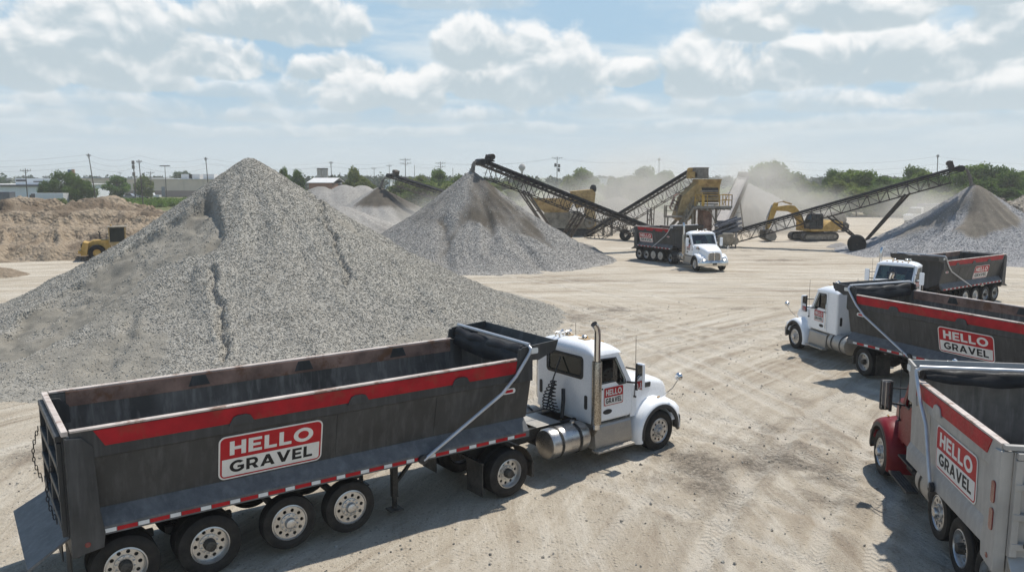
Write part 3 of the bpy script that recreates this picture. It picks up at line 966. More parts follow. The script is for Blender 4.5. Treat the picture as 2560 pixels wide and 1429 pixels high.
def build_trailer(name, loc, deg, s, L, xs, signx, label, leg=True, arm=2.6):
    root = empty(name, loc, R(deg), s, label, 'trailer', 'dark dump trailers behind the white tractors')
    build_tub(root, L, (M['tub'], M['tub_blue'], M['tub_in'], M['red']), signx=signx, arm=arm)
    mb = MB()
    for q in (-1, 1):
        mb.box(.15, L - .25, .42 * q - .05, .42 * q + .05, .92, 1.29)
        for x in xs[:2]: mb.beam((x - .55, .5 * q, .68), (x + .55, .5 * q, .70), .1, .12)
    for x in np.arange(.5, L - .4, .8): mb.box(x - .05, x + .05, -.38, .38, 1.0, 1.2)
    for x in np.arange(.6, L - .2, .8):
        for q in (-1, 1): mb.beam((x, .45 * q, 1.1), (x, 1.3 * q, 1.24), .06, .09)
    for x in xs[:2]: mb.cyl((x, -.9, .52), (x, .9, .52), .075, 10)
    for x in xs[2:]: mb.cyl((x, -.9, .58), (x, .9, .58), .07, 10); mb.beam((x + .6, -.5, .95), (x, -.5, .6), .1); mb.beam((x + .6, .5, .95), (x, .5, .6), .1)
    mb.build('chassis', M['black'], root, .008)
    for q in (-1, 1):
        for x in xs[:2]: dual(root, x, q)
        for x in xs[2:]: wheel(root, x, 1.09 * q, .565, 'lift', q)
        if leg:
            mb = MB().box(L - 2.95, L - 2.83, .78 * q - .06, .78 * q + .06, .36, 1.15)
            mb.box(L - 2.93, L - 2.85, .78 * q - .04, .78 * q + .04, .12, .4)
            mb.box(L - 3.03, L - 2.75, .78 * q - .13, .78 * q + .13, .09, .12)
            mb.beam((L - 2.89, .78 * q, .6), (L - 2.1, .45 * q, 1.1), .06)
            mb.build('landing_leg', M['black'], root, .006)
        mb = MB().box(-.02, .0, .62 * q - .30, .62 * q + .30, .2, .86)
        mb.build('mud_flap', M['black'], root)
    return root


# front truck
t = empty('truck_tractor', (3.06, 20.9, 0), R(37.8), 1.02,
          'white day-cab tractor with tall bare exhaust stack, nearest the camera, hood facing right', 'truck tractor', 'white day-cab tractors')
build_tractor(t, M['white'])
build_trailer('dump_trailer', (-7.8, 13.22, 0), 35.5, 1.06, 8.52, [.71, 2.0, 3.36, 4.51], 3.08,
              'empty dark grey dump trailer filling the lower left, closest of the dark trailers')
# truck driving towards the camera, beside the second pile
t = empty('truck_tractor', (14.93, 60.3, 0), R(-79), .985,
          'white day-cab tractor driving towards the camera in front of the screening plant', 'truck tractor', 'white day-cab tractors')
build_tractor(t, M['white'], headlamp='on')
build_trailer('dump_trailer', (11.76, 69.43, 0), -62, .99, 4.95, [.45, 1.45, 2.40, 3.35], 1.45,
              'short dark grey dump trailer below the lower end of the long conveyor', leg=False, arm=2.4)
# rear right truck
t = empty('truck_tractor', (18.76, 39.72, 0), R(-134.7), .94,
          'white tractor with windshield facing left, half hidden by the trailer in front', 'truck tractor', 'white day-cab tractors')
build_tractor(t, M['white'], wb=4.6)
build_trailer('dump_trailer', (27.43, 46.42, 0), -144.7, .925, 7.56, [.77, 2.0, 3.25, 4.45], 2.9,
              'dark grey dump trailer standing in front of the bluish gravel pile', leg=False, arm=3.2)
# right middle truck
t = empty('truck_tractor', (12.78, 32.61, 0), R(100.7), .97,
          'white tractor with its left door showing, pulling the trailer cut off by the right edge', 'truck tractor', 'white day-cab tractors')
build_tractor(t, M['white'], back=-2.75)
build_trailer('dump_trailer', (16.84, 19.35, 0), 113.0, 1.03, 9.35, [.71, 2.0, 3.36, 4.51], 5.0,
              'long dark grey dump trailer cut off by the right edge, behind the silver dump truck')
# silver dump truck with the red cab
hd = R(80.4)
FX = 6.55
t = empty('dump_truck', (8.825 + FX * 1.04 * math.cos(hd), 11.39 + FX * 1.04 * math.sin(hd), 0), hd, 1.04,
          'silver-bodied dump truck with a red cab in the lower right corner', 'dump truck')
build_tractor(t, M['red_cab'], drive=False, rear_x=-FX + .15, door_sign=False, strobe=False, back=-2.22)
build_tub(t, 4.15, (M['silver'], M['silver'], M['silver_in'], M['red']), ox=-FX, signx=1.78, trailer=False, pockets=[2.62])
mb = MB()
for x in (.55, 1.68):
    mb.cyl((x - FX, -.9, .52), (x - FX, .9, .52), .09, 10)
for q in (-1, 1): mb.box(.15 - FX, 3.9 - FX, .42 * q - .05, .42 * q + .05, 1.09, 1.30)
mb.cyl((2.78 - FX, -.9, .62), (2.78 - FX, .9, .62), .07, 10)
mb.build('rear_axle', M['black'], t)
for q in (-1, 1):
    for x in (.55, 1.68): dual(t, x - FX, q)
    wheel(t, 2.78 - FX, 1.09 * q, .68, 'lift', q)

# ---------------------------------------------------------------- ground
def track_field(x, y):
    """Wheel ruts sweeping between the trucks: height offset and dark/pale factor."""
    h = np.zeros_like(x)
    # curves: arcs about far centres, pairs of wheel lines, each wandering a little
    sets = [((58, -14), (50, 72), 12, 1.5), ((-60, 10), (64, 80), 9, 1.1), ((10, -60), (95, 122), 10, 1.0), ((-40, -30), (64, 84), 7, .9)]
    k = 0
    for (cx, cy), (r0, r1), n, amp in sets:
        r = np.hypot(x - cx, y - cy) + .8 * fbm(x * .06, y * .06, 91 + k, 2)
        for i in range(n):
            rc = r0 + (r1 - r0) * (i + .3 * math.sin(i * 7.1 + k)) / n
            fade = sstep(-.12, .25, fbm(x * .05, y * .05, 300 + 11 * k + i, 2) + .04)
            for off in (-1.05, 1.05):
                d = (r - rc - off) / .23
                g_ = np.exp(-d * d); g2 = np.exp(-((np.abs(d) - 1.7) / .7) ** 2)
                h += amp * fade * (-.036 * g_ + .018 * g2)
        k += 1
    return h


def axis_vals(lo, hi, step, far_lo, far_hi, grow=1.16):
    v = list(np.arange(lo, hi + 1e-6, step))
    s = step
    while v[-1] < far_hi: s *= grow; v.append(v[-1] + s)
    s = step
    while v[0] > far_lo: s *= grow; v.insert(0, v[0] - s)
    return np.array(v)


gx = axis_vals(-24, 34, .13, -5000, 5000)
gy = axis_vals(8, 60, .13, -60, 7000, 1.12)
GX, GY = np.meshgrid(gx, gy, indexing='ij')
near = sstep(130, 70, GY) * sstep(90, 50, np.abs(GX))
rut = track_field(GX, GY)
gh = near * (rut + .05 * fbm(GX * .25, GY * .25, 5, 3) + .025 * fbm(GX * 1.7, GY * 1.7, 9, 3))
gh = np.clip(gh, -.10, .08) + .25 * sstep(90, 300, GY) * fbm(GX * .02, GY * .02, 3, 3)
V = np.stack([GX, GY, gh - .012], -1).reshape(-1, 3)
nx, ny = len(gx), len(gy)
ii = (np.arange(nx - 1)[:, None] * ny + np.arange(ny - 1)[None, :]).ravel()
Fq = np.stack([ii, ii + ny, ii + ny + 1, ii + 1], -1)
# what lies loose: dark gravel spills and compacted pale lanes (object-space masks)
spill = np.zeros_like(GX)
for (px, py, rx, ry, a) in ((1880, 1175, 2.6, 2.0, 1.0), (1920, 1200, 1.5, 1.1, .5), (2040, 1190, .9, 1.6, 1.6), (1985, 1090, 1.2, 1.6, .8), (1950, 1040, .7, 1.0, .7), (1750, 1230, 1.7, .9, .5), (1760, 1390, 1.4, .7, .5), (2080, 1010, .8, .9, .4),
                            (1990, 1000, .6, .9, .5), (1480, 775, 3.2, 1.1, 1.0), (1380, 790, 4.5, 1.6, .9), (1940, 650, 4, 1.2, .8), (1850, 640, 3, .9, .6), (1880, 770, 2, .6, .5),
                            (1790, 745, 2.5, .7, .4), (1700, 1040, 1.4, .8, .3), (60, 1130, 2.0, 1.2, .4), (1640, 1300, 1.2, .6, .3), (1890, 625, 9, .7, .9), (1500, 700, 5, 1.0, .4)):
    c = G(px, py)
    d = np.hypot((GX - c.x) / rx, (GY - c.y) / ry)
    spill = np.maximum(spill, a * np.exp(-d * d * .8))
spill *= np.clip(.75 + 1.5 * fbm(GX * .9, GY * .9, 41, 4), 0, 1.6)
rutd = np.clip(-rut * 18, -1, 1)

m, g = new_mat('packed_limestone_dirt')
p = g.pos(); px_, py_, pz_ = g.sep(p)
big = g.noise(p, .07, 5, .6); mid = g.noise(p, .55, 6, .62); fine = g.noise(p, 6.0, 5, .65)
# sweeps of tyre-combed dirt: noise stretched along arcs about two far turning centres
def comb(cx, cy, sr, sa, dist=.6):
    dx = g.m('SUBTRACT', px_, cx); dy = g.m('SUBTRACT', py_, cy)
    r = g.m('SQRT', g.m('ADD', g.m('MULTIPLY', dx, dx), g.m('MULTIPLY', dy, dy)))
    th = g.m('ARCTAN2', dy, dx)
    r = g.m('ADD', r, g.m('MULTIPLY', g.noise(p, .12, 2, .5), 1.6))
    return g.noise(g.comb(g.m('MULTIPLY', r, sr), g.m('MULTIPLY', th, sa), 0.0), 1.0, 9, .70, dist)
k1 = comb(58, -14, 1.7, 6.0); k2 = comb(-60, 10, 1.4, 8.0); k3 = comb(10, -60, .9, 12.0)
kk = g.mix(g.map(g.noise(p, .06, 2, .5), .42, .58), k1, k2)
kk = g.mix(g.map(py_, 36, 52), kk, k3)
sp = g.attr('spill'); rt = g.attr('rut')
base = g.mix(g.map(big, .36, .66), (.475, .412, .322), (.395, .332, .25))
base = g.mix(g.map(mid, .40, .72), base, (.525, .468, .378))
base = g.mix(g.m('MULTIPLY', g.map(kk, .50, .60), .85), base, (.595, .54, .45))
base = g.mix(g.m('MULTIPLY', g.map(kk, .48, .37), .9), base, (.30, .243, .18))
base = g.mix(g.m('MULTIPLY', g.map(rt, .05, .5), .38), base, (.60, .555, .48))
base = g.mix(g.m('MULTIPLY', g.map(rt, -.05, -.4), .28), base, (.29, .24, .185))
stone = g.voro(p, 11.0, 'F1', 0); stc = g.voro(p, 11.0, 'F1', 1)
stv = g.sep(stc)[0]
spk = g.m('MULTIPLY', g.map(stone, .32, .18), g.map(stv, .80, .86))
base = g.mix(g.m('MULTIPLY', spk, g.map(g.m('ADD', mid, g.m('MULTIPLY', sp, .4)), .48, .75, .0, .8)), base, (.13, .115, .095))
gr = g.m('MULTIPLY', g.map(g.m('ADD', sp, g.m('MULTIPLY', g.m('SUBTRACT', fine, .5), 1.1)), .18, .85), .85)
grc = g.mix(g.map(stv, .1, .9), (.085, .070, .053), (.27, .228, .18))
base = g.mix(gr, base, grc)
grit = g.noise(p, 26.0, 4, .75)
base = g.mix(g.m('MULTIPLY', g.map(fine, .52, .70), .34), base, (.30, .248, .188))
base = g.mix(g.m('MULTIPLY', g.map(grit, .54, .66), .30), base, (.26, .215, .16))
base = g.mix(g.m('MULTIPLY', g.map(grit, .45, .34), .35), base, (.66, .61, .53))
st2 = g.voro(p, 24.0, 'F1', 0); st2v = g.sep(g.voro(p, 24.0, 'F1', 1))[1]
base = g.mix(g.m('MULTIPLY', g.m('MULTIPLY', g.map(st2, .34, .24), g.map(st2v, .72, .80)), g.map(mid, .36, .62, .1, .85)), base, (.16, .135, .105))
# beyond the yard: grass and scrub verge
edge = g.m('ADD', py_, g.m('MULTIPLY', g.m('SUBTRACT', big, .5), 70))
edge = g.m('SUBTRACT', edge, g.m('MULTIPLY', g.map(px_, 10, 60), -4))
grassc = g.mix(g.map(mid, .35, .68), (.060, .088, .026), (.20, .185, .085))
base = g.mix(g.map(edge, 150, 172), base, grassc)
# tread prints inside the ruts
tdx = g.m('SUBTRACT', px_, 58.0); tdy = g.m('SUBTRACT', py_, -14.0)
tr_ = g.m('SQRT', g.m('ADD', g.m('MULTIPLY', tdx, tdx), g.m('MULTIPLY', tdy, tdy)))
tth = g.m('ADD', g.m('MULTIPLY', g.m('ARCTAN2', tdy, tdx), 62.0), g.m('PINGPONG', tr_, .18))
tread = g.map(g.m('PINGPONG', tth, .085), .03, .055)
tread = g.m('MULTIPLY', tread, g.m('MULTIPLY', g.map(rt, .12, .4), g.map(mid, .46, .56)))
base = g.mix(g.m('MULTIPLY', tread, .10), base, (.24, .205, .16))
bh = g.m('ADD', g.m('MULTIPLY', tread, -.35), g.m('ADD', g.m('MULTIPLY', fine, .5), g.m('MULTIPLY', grit, .8)))
bh = g.m('ADD', bh, g.m('ADD', g.m('MULTIPLY', kk, 2.2), g.m('MULTIPLY', g.map(stone, .5, .0), g.map(stv, .55, .9, 0, .9))))
g.bsdf(Base_Color=base, Roughness=.93, Specular_IOR_Level=.2, Normal=g.bump(bh, .85, .07))
M['ground'] = m
ground = put('ground', np_mesh('ground', V, Fq, M['ground'], True, {'spill': ('POINT', spill.ravel()), 'rut': ('POINT', (rutd * near).ravel())}))
tag(ground, kind='structure')


def ground_z(x, y):
    i = np.clip(np.searchsorted(gx, x) - 1, 0, nx - 2); j = np.clip(np.searchsorted(gy, y) - 1, 0, ny - 2)
    return gh[i, j] - .012


# ---------------------------------------------------------------- loose stones
CUBE_V = np.array([(x, y, z) for x in (-1, 1) for y in (-1, 1) for z in (-1, 1)], float)
CUBE_F = np.array([(0, 1, 3), (0, 3, 2), (4, 6, 7), (4, 7, 5), (0, 4, 5), (0, 5, 1), (2, 3, 7), (2, 7, 6), (0, 2, 6), (0, 6, 4), (1, 5, 7), (1, 7, 3)])


def stones(P, size, seed=1):
    """Angular crushed stones at points P: vertices, triangles and a tone per face."""
    r_ = np.random.default_rng(seed); n = len(P)
    v = CUBE_V[None] * (0.58 * (1 + r_.uniform(-.38, .38, (n, 8, 3))))
    v = v * (np.asarray(size)[:, None, None] * .5) * r_.uniform(.65, 1.3, (n, 1, 3))
    q = r_.normal(size=(n, 4)); q /= np.linalg.norm(q, axis=1, keepdims=True)
    w, x, y, z = q.T
    Rm = np.stack([np.stack([1 - 2 * (y * y + z * z), 2 * (x * y - z * w), 2 * (x * z + y * w)], -1),
                   np.stack([2 * (x * y + z * w), 1 - 2 * (x * x + z * z), 2 * (y * z - x * w)], -1),
                   np.stack([2 * (x * z - y * w), 2 * (y * z + x * w), 1 - 2 * (x * x + y * y)], -1)], 1)
    v = np.einsum('nij,nkj->nki', Rm, v) + P[:, None, :]
    f = CUBE_F[None] + (np.arange(n) * 8)[:, None, None]
    tone = np.repeat(r_.uniform(0, 1, n), 12)
    return v.reshape(-1, 3), f.reshape(-1, 3), tone


def gravel_mat(name, dark, lite, fines, scale=9.0, bump=.8, tint=.0):
    m, g = new_mat(name)
    p = g.coord('Object')
    vc = g.voro(p, scale, 'F1', 1); vd = g.voro(p, scale, 'F1', 0)
    n1 = g.noise(p, .5, 5, .6); n2 = g.noise(p, scale * 1.8, 4, .7); n3 = g.noise(p, 2.2, 5, .65)
    tone = g.m('ADD', g.m('MULTIPLY', g.sep(vc)[0], .6), g.m('MULTIPLY', n2, .55))
    tone = g.m('ADD', tone, g.attr('tone'))
    c = g.mix(g.map(tone, .25, 1.1), dark, lite)
    c = g.mix(g.map(n1, .35, .7, 0, .3), c, tuple(x * .82 for x in lite))
    fi = g.attr('fines')
    fc = g.mix(g.map(n3, .35, .68), tuple(x * .78 for x in fines), tuple(min(1, x * 1.18) for x in fines))
    fc = g.mix(g.m('MULTIPLY', g.map(n2, .5, .75), .35), fc, tuple(x * .6 for x in fines))
    c = g.mix(g.m('MULTIPLY', fi, .92), c, fc)
    h = g.m('ADD', g.m('MULTIPLY', g.map(vd, 0, .7, 1, 0), g.map(fi, 0, 1, 1, .15)), g.m('MULTIPLY', n2, .8))
    g.bsdf(Base_Color=c, Roughness=.92, Specular_IOR_Level=.2, Normal=g.bump(h, bump, 1.1 / scale * .6))
    return m


M['gravel'] = gravel_mat('crushed_limestone', (.24, .222, .188), (.455, .43, .378), (.225, .205, .168), 13, .5)
M['gravel_far'] = gravel_mat('crushed_limestone_fine', (.24, .226, .205), (.45, .426, .39), (.078, .065, .048), 9.0, .7)
M['gravel_blue'] = gravel_mat('blue_grey_gravel', (.26, .252, .245), (.46, .445, .435), (.155, .132, .10), 9.0, .7)
M['sand'] = gravel_mat('tan_sand', (.25, .195, .138), (.36, .292, .215), (.115, .083, .056), 3.0, .7)
M['rubble'] = gravel_mat('broken_rubble', (.22, .19, .15), (.45, .40, .33), (.30, .26, .2), 2.2, 1.0)


def cone_height(x, y, cx, cy, Rr, Hh, seed, flare=.16, lobe=.07, gully=.22, tip=.05, p=1.35):
    """Height of a dumped cone: straight flank, slight apron, lobed foot and run-out gullies."""
    dx, dy = x - cx, y - cy
    r = np.hypot(dx, dy); th = np.arctan2(dy, dx)
    ct, st = np.cos(th), np.sin(th)
    Re = Rr * (1 + lobe * 2 * fbm(ct * 2.2 + seed, st * 2.2, seed, 3))
    u = r / Re
    h = 1 - (np.sqrt(u ** 2 + tip ** 2) - tip)
    h = np.where(u < 1, np.clip(h, 0, 1) ** p, -(u - 1) * .5)
    env = np.clip(u, 0, 1) * np.clip(1.08 - u, 0, 1) * 4
    wob = th + .25 * fbm(u * 3 + seed, th * 0 + 1.0, seed + 5, 2)
    gl = np.abs(fbm(np.cos(wob) * 5.5 + 9, np.sin(wob) * 5.5, seed + 3, 3)) * 2
    h = Hh * h + gully * env * (gl - .35) + .12 * env * fbm(x * .9, y * .9, seed + 8, 4)
    return h, u, th


def pile_mesh(name, mats, hfun, x0, x1, y0, y1, step, attrs=True, stone=None, seed=1):
    nx_ = int((x1 - x0) / step) + 1; ny_ = int((y1 - y0) / step) + 1
    X, Y = np.meshgrid(np.linspace(x0, x1, nx_), np.linspace(y0, y1, ny_), indexing='ij')
    h, fines = hfun(X, Y)
    ox, oy = (x0 + x1) / 2, (y0 + y1) / 2
    keep = h > -.10
    h = np.maximum(h, -.12)
    V = np.stack([X - ox, Y - oy, h], -1).reshape(-1, 3)
    i_ = (np.arange(nx_ - 1)[:, None] * ny_ + np.arange(ny_ - 1)[None, :])
    kq = keep[:-1, :-1] | keep[1:, :-1] | keep[:-1, 1:] | keep[1:, 1:]
    i_ = i_[kq]
    Q = np.stack([i_, i_ + ny_, i_ + ny_ + 1, i_ + 1], -1)
    T = np.concatenate([Q[:, [0, 1, 2]], Q[:, [0, 2, 3]]])
    tone = np.zeros(len(T))
    fin = fines.ravel()[T].mean(1)
    sm = len(T)
    if stone:
        n, smin, smax, ylim = stone
        r_ = np.random.default_rng(seed)
        sx = r_.uniform(x0, x1, n); sy = r_.uniform(y0, min(y1, ylim), n)
        fi = (sx - x0) / (x1 - x0) * (nx_ - 1); fj = (sy - y0) / (y1 - y0) * (ny_ - 1)
        a = np.clip(fi.astype(int), 0, nx_ - 2); b = np.clip(fj.astype(int), 0, ny_ - 2)
        fi -= a; fj -= b
        z = (h[a, b] * (1 - fi) + h[a + 1, b] * fi) * (1 - fj) + (h[a, b + 1] * (1 - fi) + h[a + 1, b + 1] * fi) * fj
        ff = fines[a, b]
        kp = (z > -.02) & (r_.uniform(0, 1, n) > ff * .985)
        # thin the run-out at the foot
        kp &= r_.uniform(0, 1, n) < np.clip(.35 + z * 1.6, 0, 1)
        sx, sy, z = sx[kp], sy[kp], z[kp]
        sz = r_.uniform(0, 1, len(sx)) ** 2.6 * (smax - smin) + smin
        P = np.stack([sx - ox, sy - oy, z - .16 * sz], -1)
        v2, f2, t2 = stones(P, sz, seed + 1)
        V = np.concatenate([V, v2]); T = np.concatenate([T, f2 + len(h.ravel())])
        tone = np.concatenate([tone, (t2 - .5) * .40]); fin = np.concatenate([fin, np.zeros(len(f2))])
    me = np_mesh(name, V, T, mats, False, {'tone': ('FACE', tone), 'fines': ('FACE', fin)})
    me.polygons.foreach_set('use_smooth', np.arange(len(me.polygons)) < sm)
    o = put(name, me, None, (ox, oy, 0))
    return o


def on_cone(px, py, cx, cy, Rr, Hh, p=1.3):
    """Plan position where the sight line through a photograph pixel meets a plain cone."""
    dx, dy, dz = ray(px, py)
    for t in np.arange(10, 110, .05):
        x, y, z = dx * t, dy * t, CAM_H + dz * t
        if z < Hh * max(0, 1 - math.hypot(x - cx, y - cy) / Rr) ** p: return x, y
    return dx * 60, dy * 60


def seg_dist(X, Y, pts):
    """Distance to a polyline."""
    D = np.full(X.shape, 1e9)
    for (ax, ay), (bx, by) in zip(pts[:-1], pts[1:]):
        vx, vy = bx - ax, by - ay; L2 = vx * vx + vy * vy + 1e-9
        t = np.clip(((X - ax) * vx + (Y - ay) * vy) / L2, 0, 1)
        D = np.minimum(D, np.hypot(X - ax - t * vx, Y - ay - t * vy))
    return D


def poly_mask(X, Y, pts, soft, wob=.5, seed=1, fr=.6):
    """Soft inside mask of a plan polygon with a ragged edge."""
    X = X + wob * fbm(X * fr, Y * fr, seed, 4); Y = Y + wob * fbm(X * fr + 9, Y * fr, seed + 3, 4)
    ins = np.zeros(X.shape, bool); n = len(pts)
    for i in range(n):
        (ax, ay), (bx, by) = pts[i], pts[(i + 1) % n]
        c = ((ay > Y) != (by > Y)) & (X < (bx - ax) * (Y - ay) / (by - ay + 1e-12) + ax)
        ins ^= c
    d = seg_dist(X, Y, list(pts) + [pts[0]])
    return sstep(-soft, soft, np.where(ins, d, -d))


# main pile, nearest
def main_pile(X, Y):
    cx, cy = -12.96, 40.0
    h, u, th = cone_height(X, Y, cx, cy, 15.2, 8.0, 12, gully=.14, tip=.022, lobe=.03, p=1.45)
    # low spread towards the right-hand foot
    h2, _, _ = cone_height(X, Y, -3.9, 40.5, 4.6, 1.6, 31, gully=.08, tip=.1)
    h3, _, _ = cone_height(X, Y, -19.0, 31.5, 5.5, 1.3, 37, gully=.08, tip=.1)
    h = np.logaddexp(h * 3, np.logaddexp(h2 * 3, h3 * 3)) / 3 - .05
    # slipped face of finer fill on the left flank, below a crest of coarse stone
    C = (cx, cy, 15.2, 7.95, 1.45)
    pp = [on_cone(*q, *C) for q in ((522, 492), (548, 520), (556, 600), (505, 640), (420, 668), (330, 735), (235, 800), (120, 880), (30, 925), (-40, 900), (60, 815), (180, 735), (300, 652), (420, 562))]
    fan = poly_mask(X, Y, pp, .16, .55, 6)
    h = h - fan * (.24 + .34 * sstep(34.0, 37.5, Y) + .20 * fbm(X * 1.2, Y * 1.2, 55, 3))
    crest = seg_dist(X, Y, [on_cone(*q, *C) for q in ((518, 482), (415, 556), (300, 645), (180, 728), (50, 812))])
    h = h + .16 * np.exp(-(crest / .45) ** 2)
    # narrow rills where the stone has slid
    for pl, wv, d_ in (([(768, 478), (800, 540), (826, 596), (852, 660), (872, 715)], .13, .22), ([(518, 690), (540, 745), (562, 800), (566, 860), (556, 905)], .15, .24),
                       ([(640, 500), (650, 560), (640, 640)], .3, .10), ([(960, 640), (1020, 720), (1075, 790)], .3, .14), ([(330, 800), (300, 870), (250, 930)], .35, .16)):
        dd = seg_dist(X + .45 * fbm(X * 1.3, Y * 1.3, 7, 4), Y + .3 * fbm(X * 1.6, Y * 1.6, 8, 3), [on_cone(*q, *C) for q in pl])
        h = h - d_ * np.exp(-(dd / wv) ** 2) + d_ * .4 * np.exp(-((dd - wv * 2.2) / wv) ** 2)
    fines = fan * np.clip(.92 + .7 * fbm(X * .9, Y * .9, 77, 4), 0, 1)
    fines = np.maximum(fines, .8 * sstep(.16, .40, fbm(X * .30, Y * .30, 78, 4) - .02))
    fines = np.maximum(fines, .45 * sstep(.88, 1.02, u))
    h = h + .05 * fbm(X * 3.1, Y * 3.1, 80, 3) * (u < 1.05)
    return h, fines


pm = pile_mesh('gravel_pile', M['gravel'], main_pile, -31, 5.5, 23, 56, .09, stone=(330000, .045, .115, 44.0), seed=21)
tag(pm, 'largest pale grey crushed-stone pile rising behind the nearest dump trailer', 'gravel pile', 'gravel piles in the yard')


def second_pile(X, Y):
    h, u, th = cone_height(X, Y, -3.47, 69.3, 12.0, 7.5, 5, gully=.16, tip=.03, lobe=.04, p=1.42)
    h2, _, _ = cone_height(X, Y, 1.0, 71.8, 7.0, 3.2, 15, gully=.2, tip=.05)
    h = np.maximum(h, h2)
    ang = np.degrees(th)
    C = (-3.47, 69.3, 12.0, 7.3, 1.42)
    pp = [on_cone(*q, *C) for q in ((1180, 446), (1108, 492), (1116, 545), (1096, 562), (1110, 606), (1136, 576), (1180, 560), (1212, 566), (1222, 592), (1242, 572), (1290, 585), (1345, 608), (1400, 640), (1330, 560), (1250, 500))]
    pp.insert(0, (-3.2, 71.5))
    top = poly_mask(X, Y, pp, .35, .7, 17)
    left = poly_mask(X, Y, [on_cone(*q, *C) for q in ((1150, 466), (1000, 580), (1090, 575), (1112, 520))], .8, .8, 27)
    fines = np.clip(top * (.95 + .5 * fbm(X * .7, Y * .7, 19, 3)) + .45 * left, 0, 1)
    h = h + .14 * (1 - top) * sstep(.3, .6, u) * sstep(1, .7, u)
    for pl in ([(1190, 460), (1210, 510), (1220, 560), (1225, 640)], [(1110, 560), (1112, 620), (1116, 680)], [(1280, 600), (1330, 650), (1360, 675)]):
        dd = seg_dist(X, Y, [on_cone(*q, *C) for q in pl]); h = h - .42 * np.exp(-(dd / .55) ** 2)
    return h, fines


p2 = pile_mesh('gravel_pile', M['gravel_far'], second_pile, -17, 12.5, 56, 84, .14, stone=(90000, .06, .13, 70.0), seed=22)
tag(p2, 'cone-shaped grey gravel pile with a damp brown top under the long dark conveyor', 'gravel pile', 'gravel piles in the yard')


def right_pile(X, Y):
    h, u, th = cone_height(X, Y, 42.5, 74.0, 11.8, 6.3, 25, gully=.25, tip=.04, lobe=.03, p=1.55)
    ang = np.degrees(th)
    C = (42.5, 74.0, 11.8, 6.2, 1.55)
    pp = [on_cone(*q, *C) for q in ((2432, 478), (2398, 556), (2394, 580), (2438, 596), (2500, 590), (2550, 580), (2556, 560), (2500, 515))]
    pp.insert(0, (42.9, 76))
    top = poly_mask(X, Y, pp, .4, .6, 18)
    shade_strip = poly_mask(X, Y, [on_cone(*q, *C) for q in ((2420, 488), (2340, 540), (2240, 592), (2240, 604), (2350, 560), (2410, 520))], .5, .5, 19)  # shade in the trough under the left ridge, painted as a dark band
    dd = seg_dist(X, Y, [on_cone(*q, *C) for q in ((2410, 530), (2385, 556), (2300, 600), (2230, 632), (2165, 655))])
    h = h - .75 * np.exp(-(dd / .9) ** 2)
    return h, np.clip(top * 1.1 + .8 * shade_strip, 0, 1)  # fines tone carries both the brown cap and the painted shade


p3_ = pile_mesh('gravel_pile', M['gravel_blue'], right_pile, 27, 59, 59, 90, .16, stone=(80000, .06, .13, 76.0), seed=23)
tag(p3_, 'bluish grey gravel pile with a brown cap under the right-hand conveyor', 'gravel pile', 'gravel piles in the yard')


def ridge_pile(X, Y):
    h = np.full_like(X, -.5)
    for i, (px, py, d, rr) in enumerate(((735, 482, 112, 10.5), (800, 474, 111, 11), (860, 470, 112, 11), (905, 471, 114, 11), (770, 500, 101, 9), (850, 520, 98, 9))):
        c = W(px, py, d)
        hh, _, _ = cone_height(X, Y, c.x, d, rr, max(c.z, 1.5) * 1.08, 60 + i, gully=.3, tip=.12)
        h = np.maximum(h, hh)
    return h, .25 * sstep(.0, .3, fbm(X * .15, Y * .15, 12, 3))


o = pile_mesh('gravel_pile', M['gravel_far'], ridge_pile, -43, -8, 86, 128, .3)
tag(o, 'long lumpy grey gravel ridge far behind, between the two biggest piles', 'gravel pile', 'gravel piles in the yard')


def back_cone(X, Y):
    c = W(948, 472, 109)
    h, u, th = cone_height(X, Y, c.x, 109, 12.0, c.z * 1.04, 44, gully=.25, tip=.03)
    ang = np.degrees(th)
    return h, np.clip(sstep(.42, .34, u) * sstep(-135, -120, ang) + .7 * sstep(.75, .65, u) * sstep(-64, -54, ang), 0, 1)


o = pile_mesh('gravel_pile', M['gravel_far'], back_cone, -33, -3, 94, 124, .3)
tag(o, 'small distant gravel cone with a dark crest, fed by the far left conveyor', 'gravel pile', 'gravel piles in the yard')


def plant_cone(X, Y):
    c = W(1868, 462, 118)
    h, u, th = cone_height(X, Y, c.x, 118, 11.5, c.z * 1.04, 47, gully=.7, tip=.04)
    return h, 0 * u


o = pile_mesh('gravel_pile', M['gravel_far'], plant_cone, 22, 49, 105, 132, .3)
tag(o, 'hazy grey gravel cone behind the pale conveyor right of the screening plant', 'gravel pile', 'gravel piles in the yard')


def dust_cone(X, Y):
    c = W(1405, 478, 128)
    h, u, th = cone_height(X, Y, c.x, 128, 13, c.z * 1.04, 48, gully=.3, tip=.04)
    c2 = W(1545, 492, 130)
    h2, _, _ = cone_height(X, Y, c2.x, 130, 11, c2.z, 49, gully=.3)
    return np.maximum(h, h2), .6 + 0 * u


o = pile_mesh('gravel_pile', M['gravel_far'], dust_cone, -8, 32, 112, 146, .35)
tag(o, 'pale dusty heap beyond the yellow crusher', 'gravel pile', 'gravel piles in the yard')


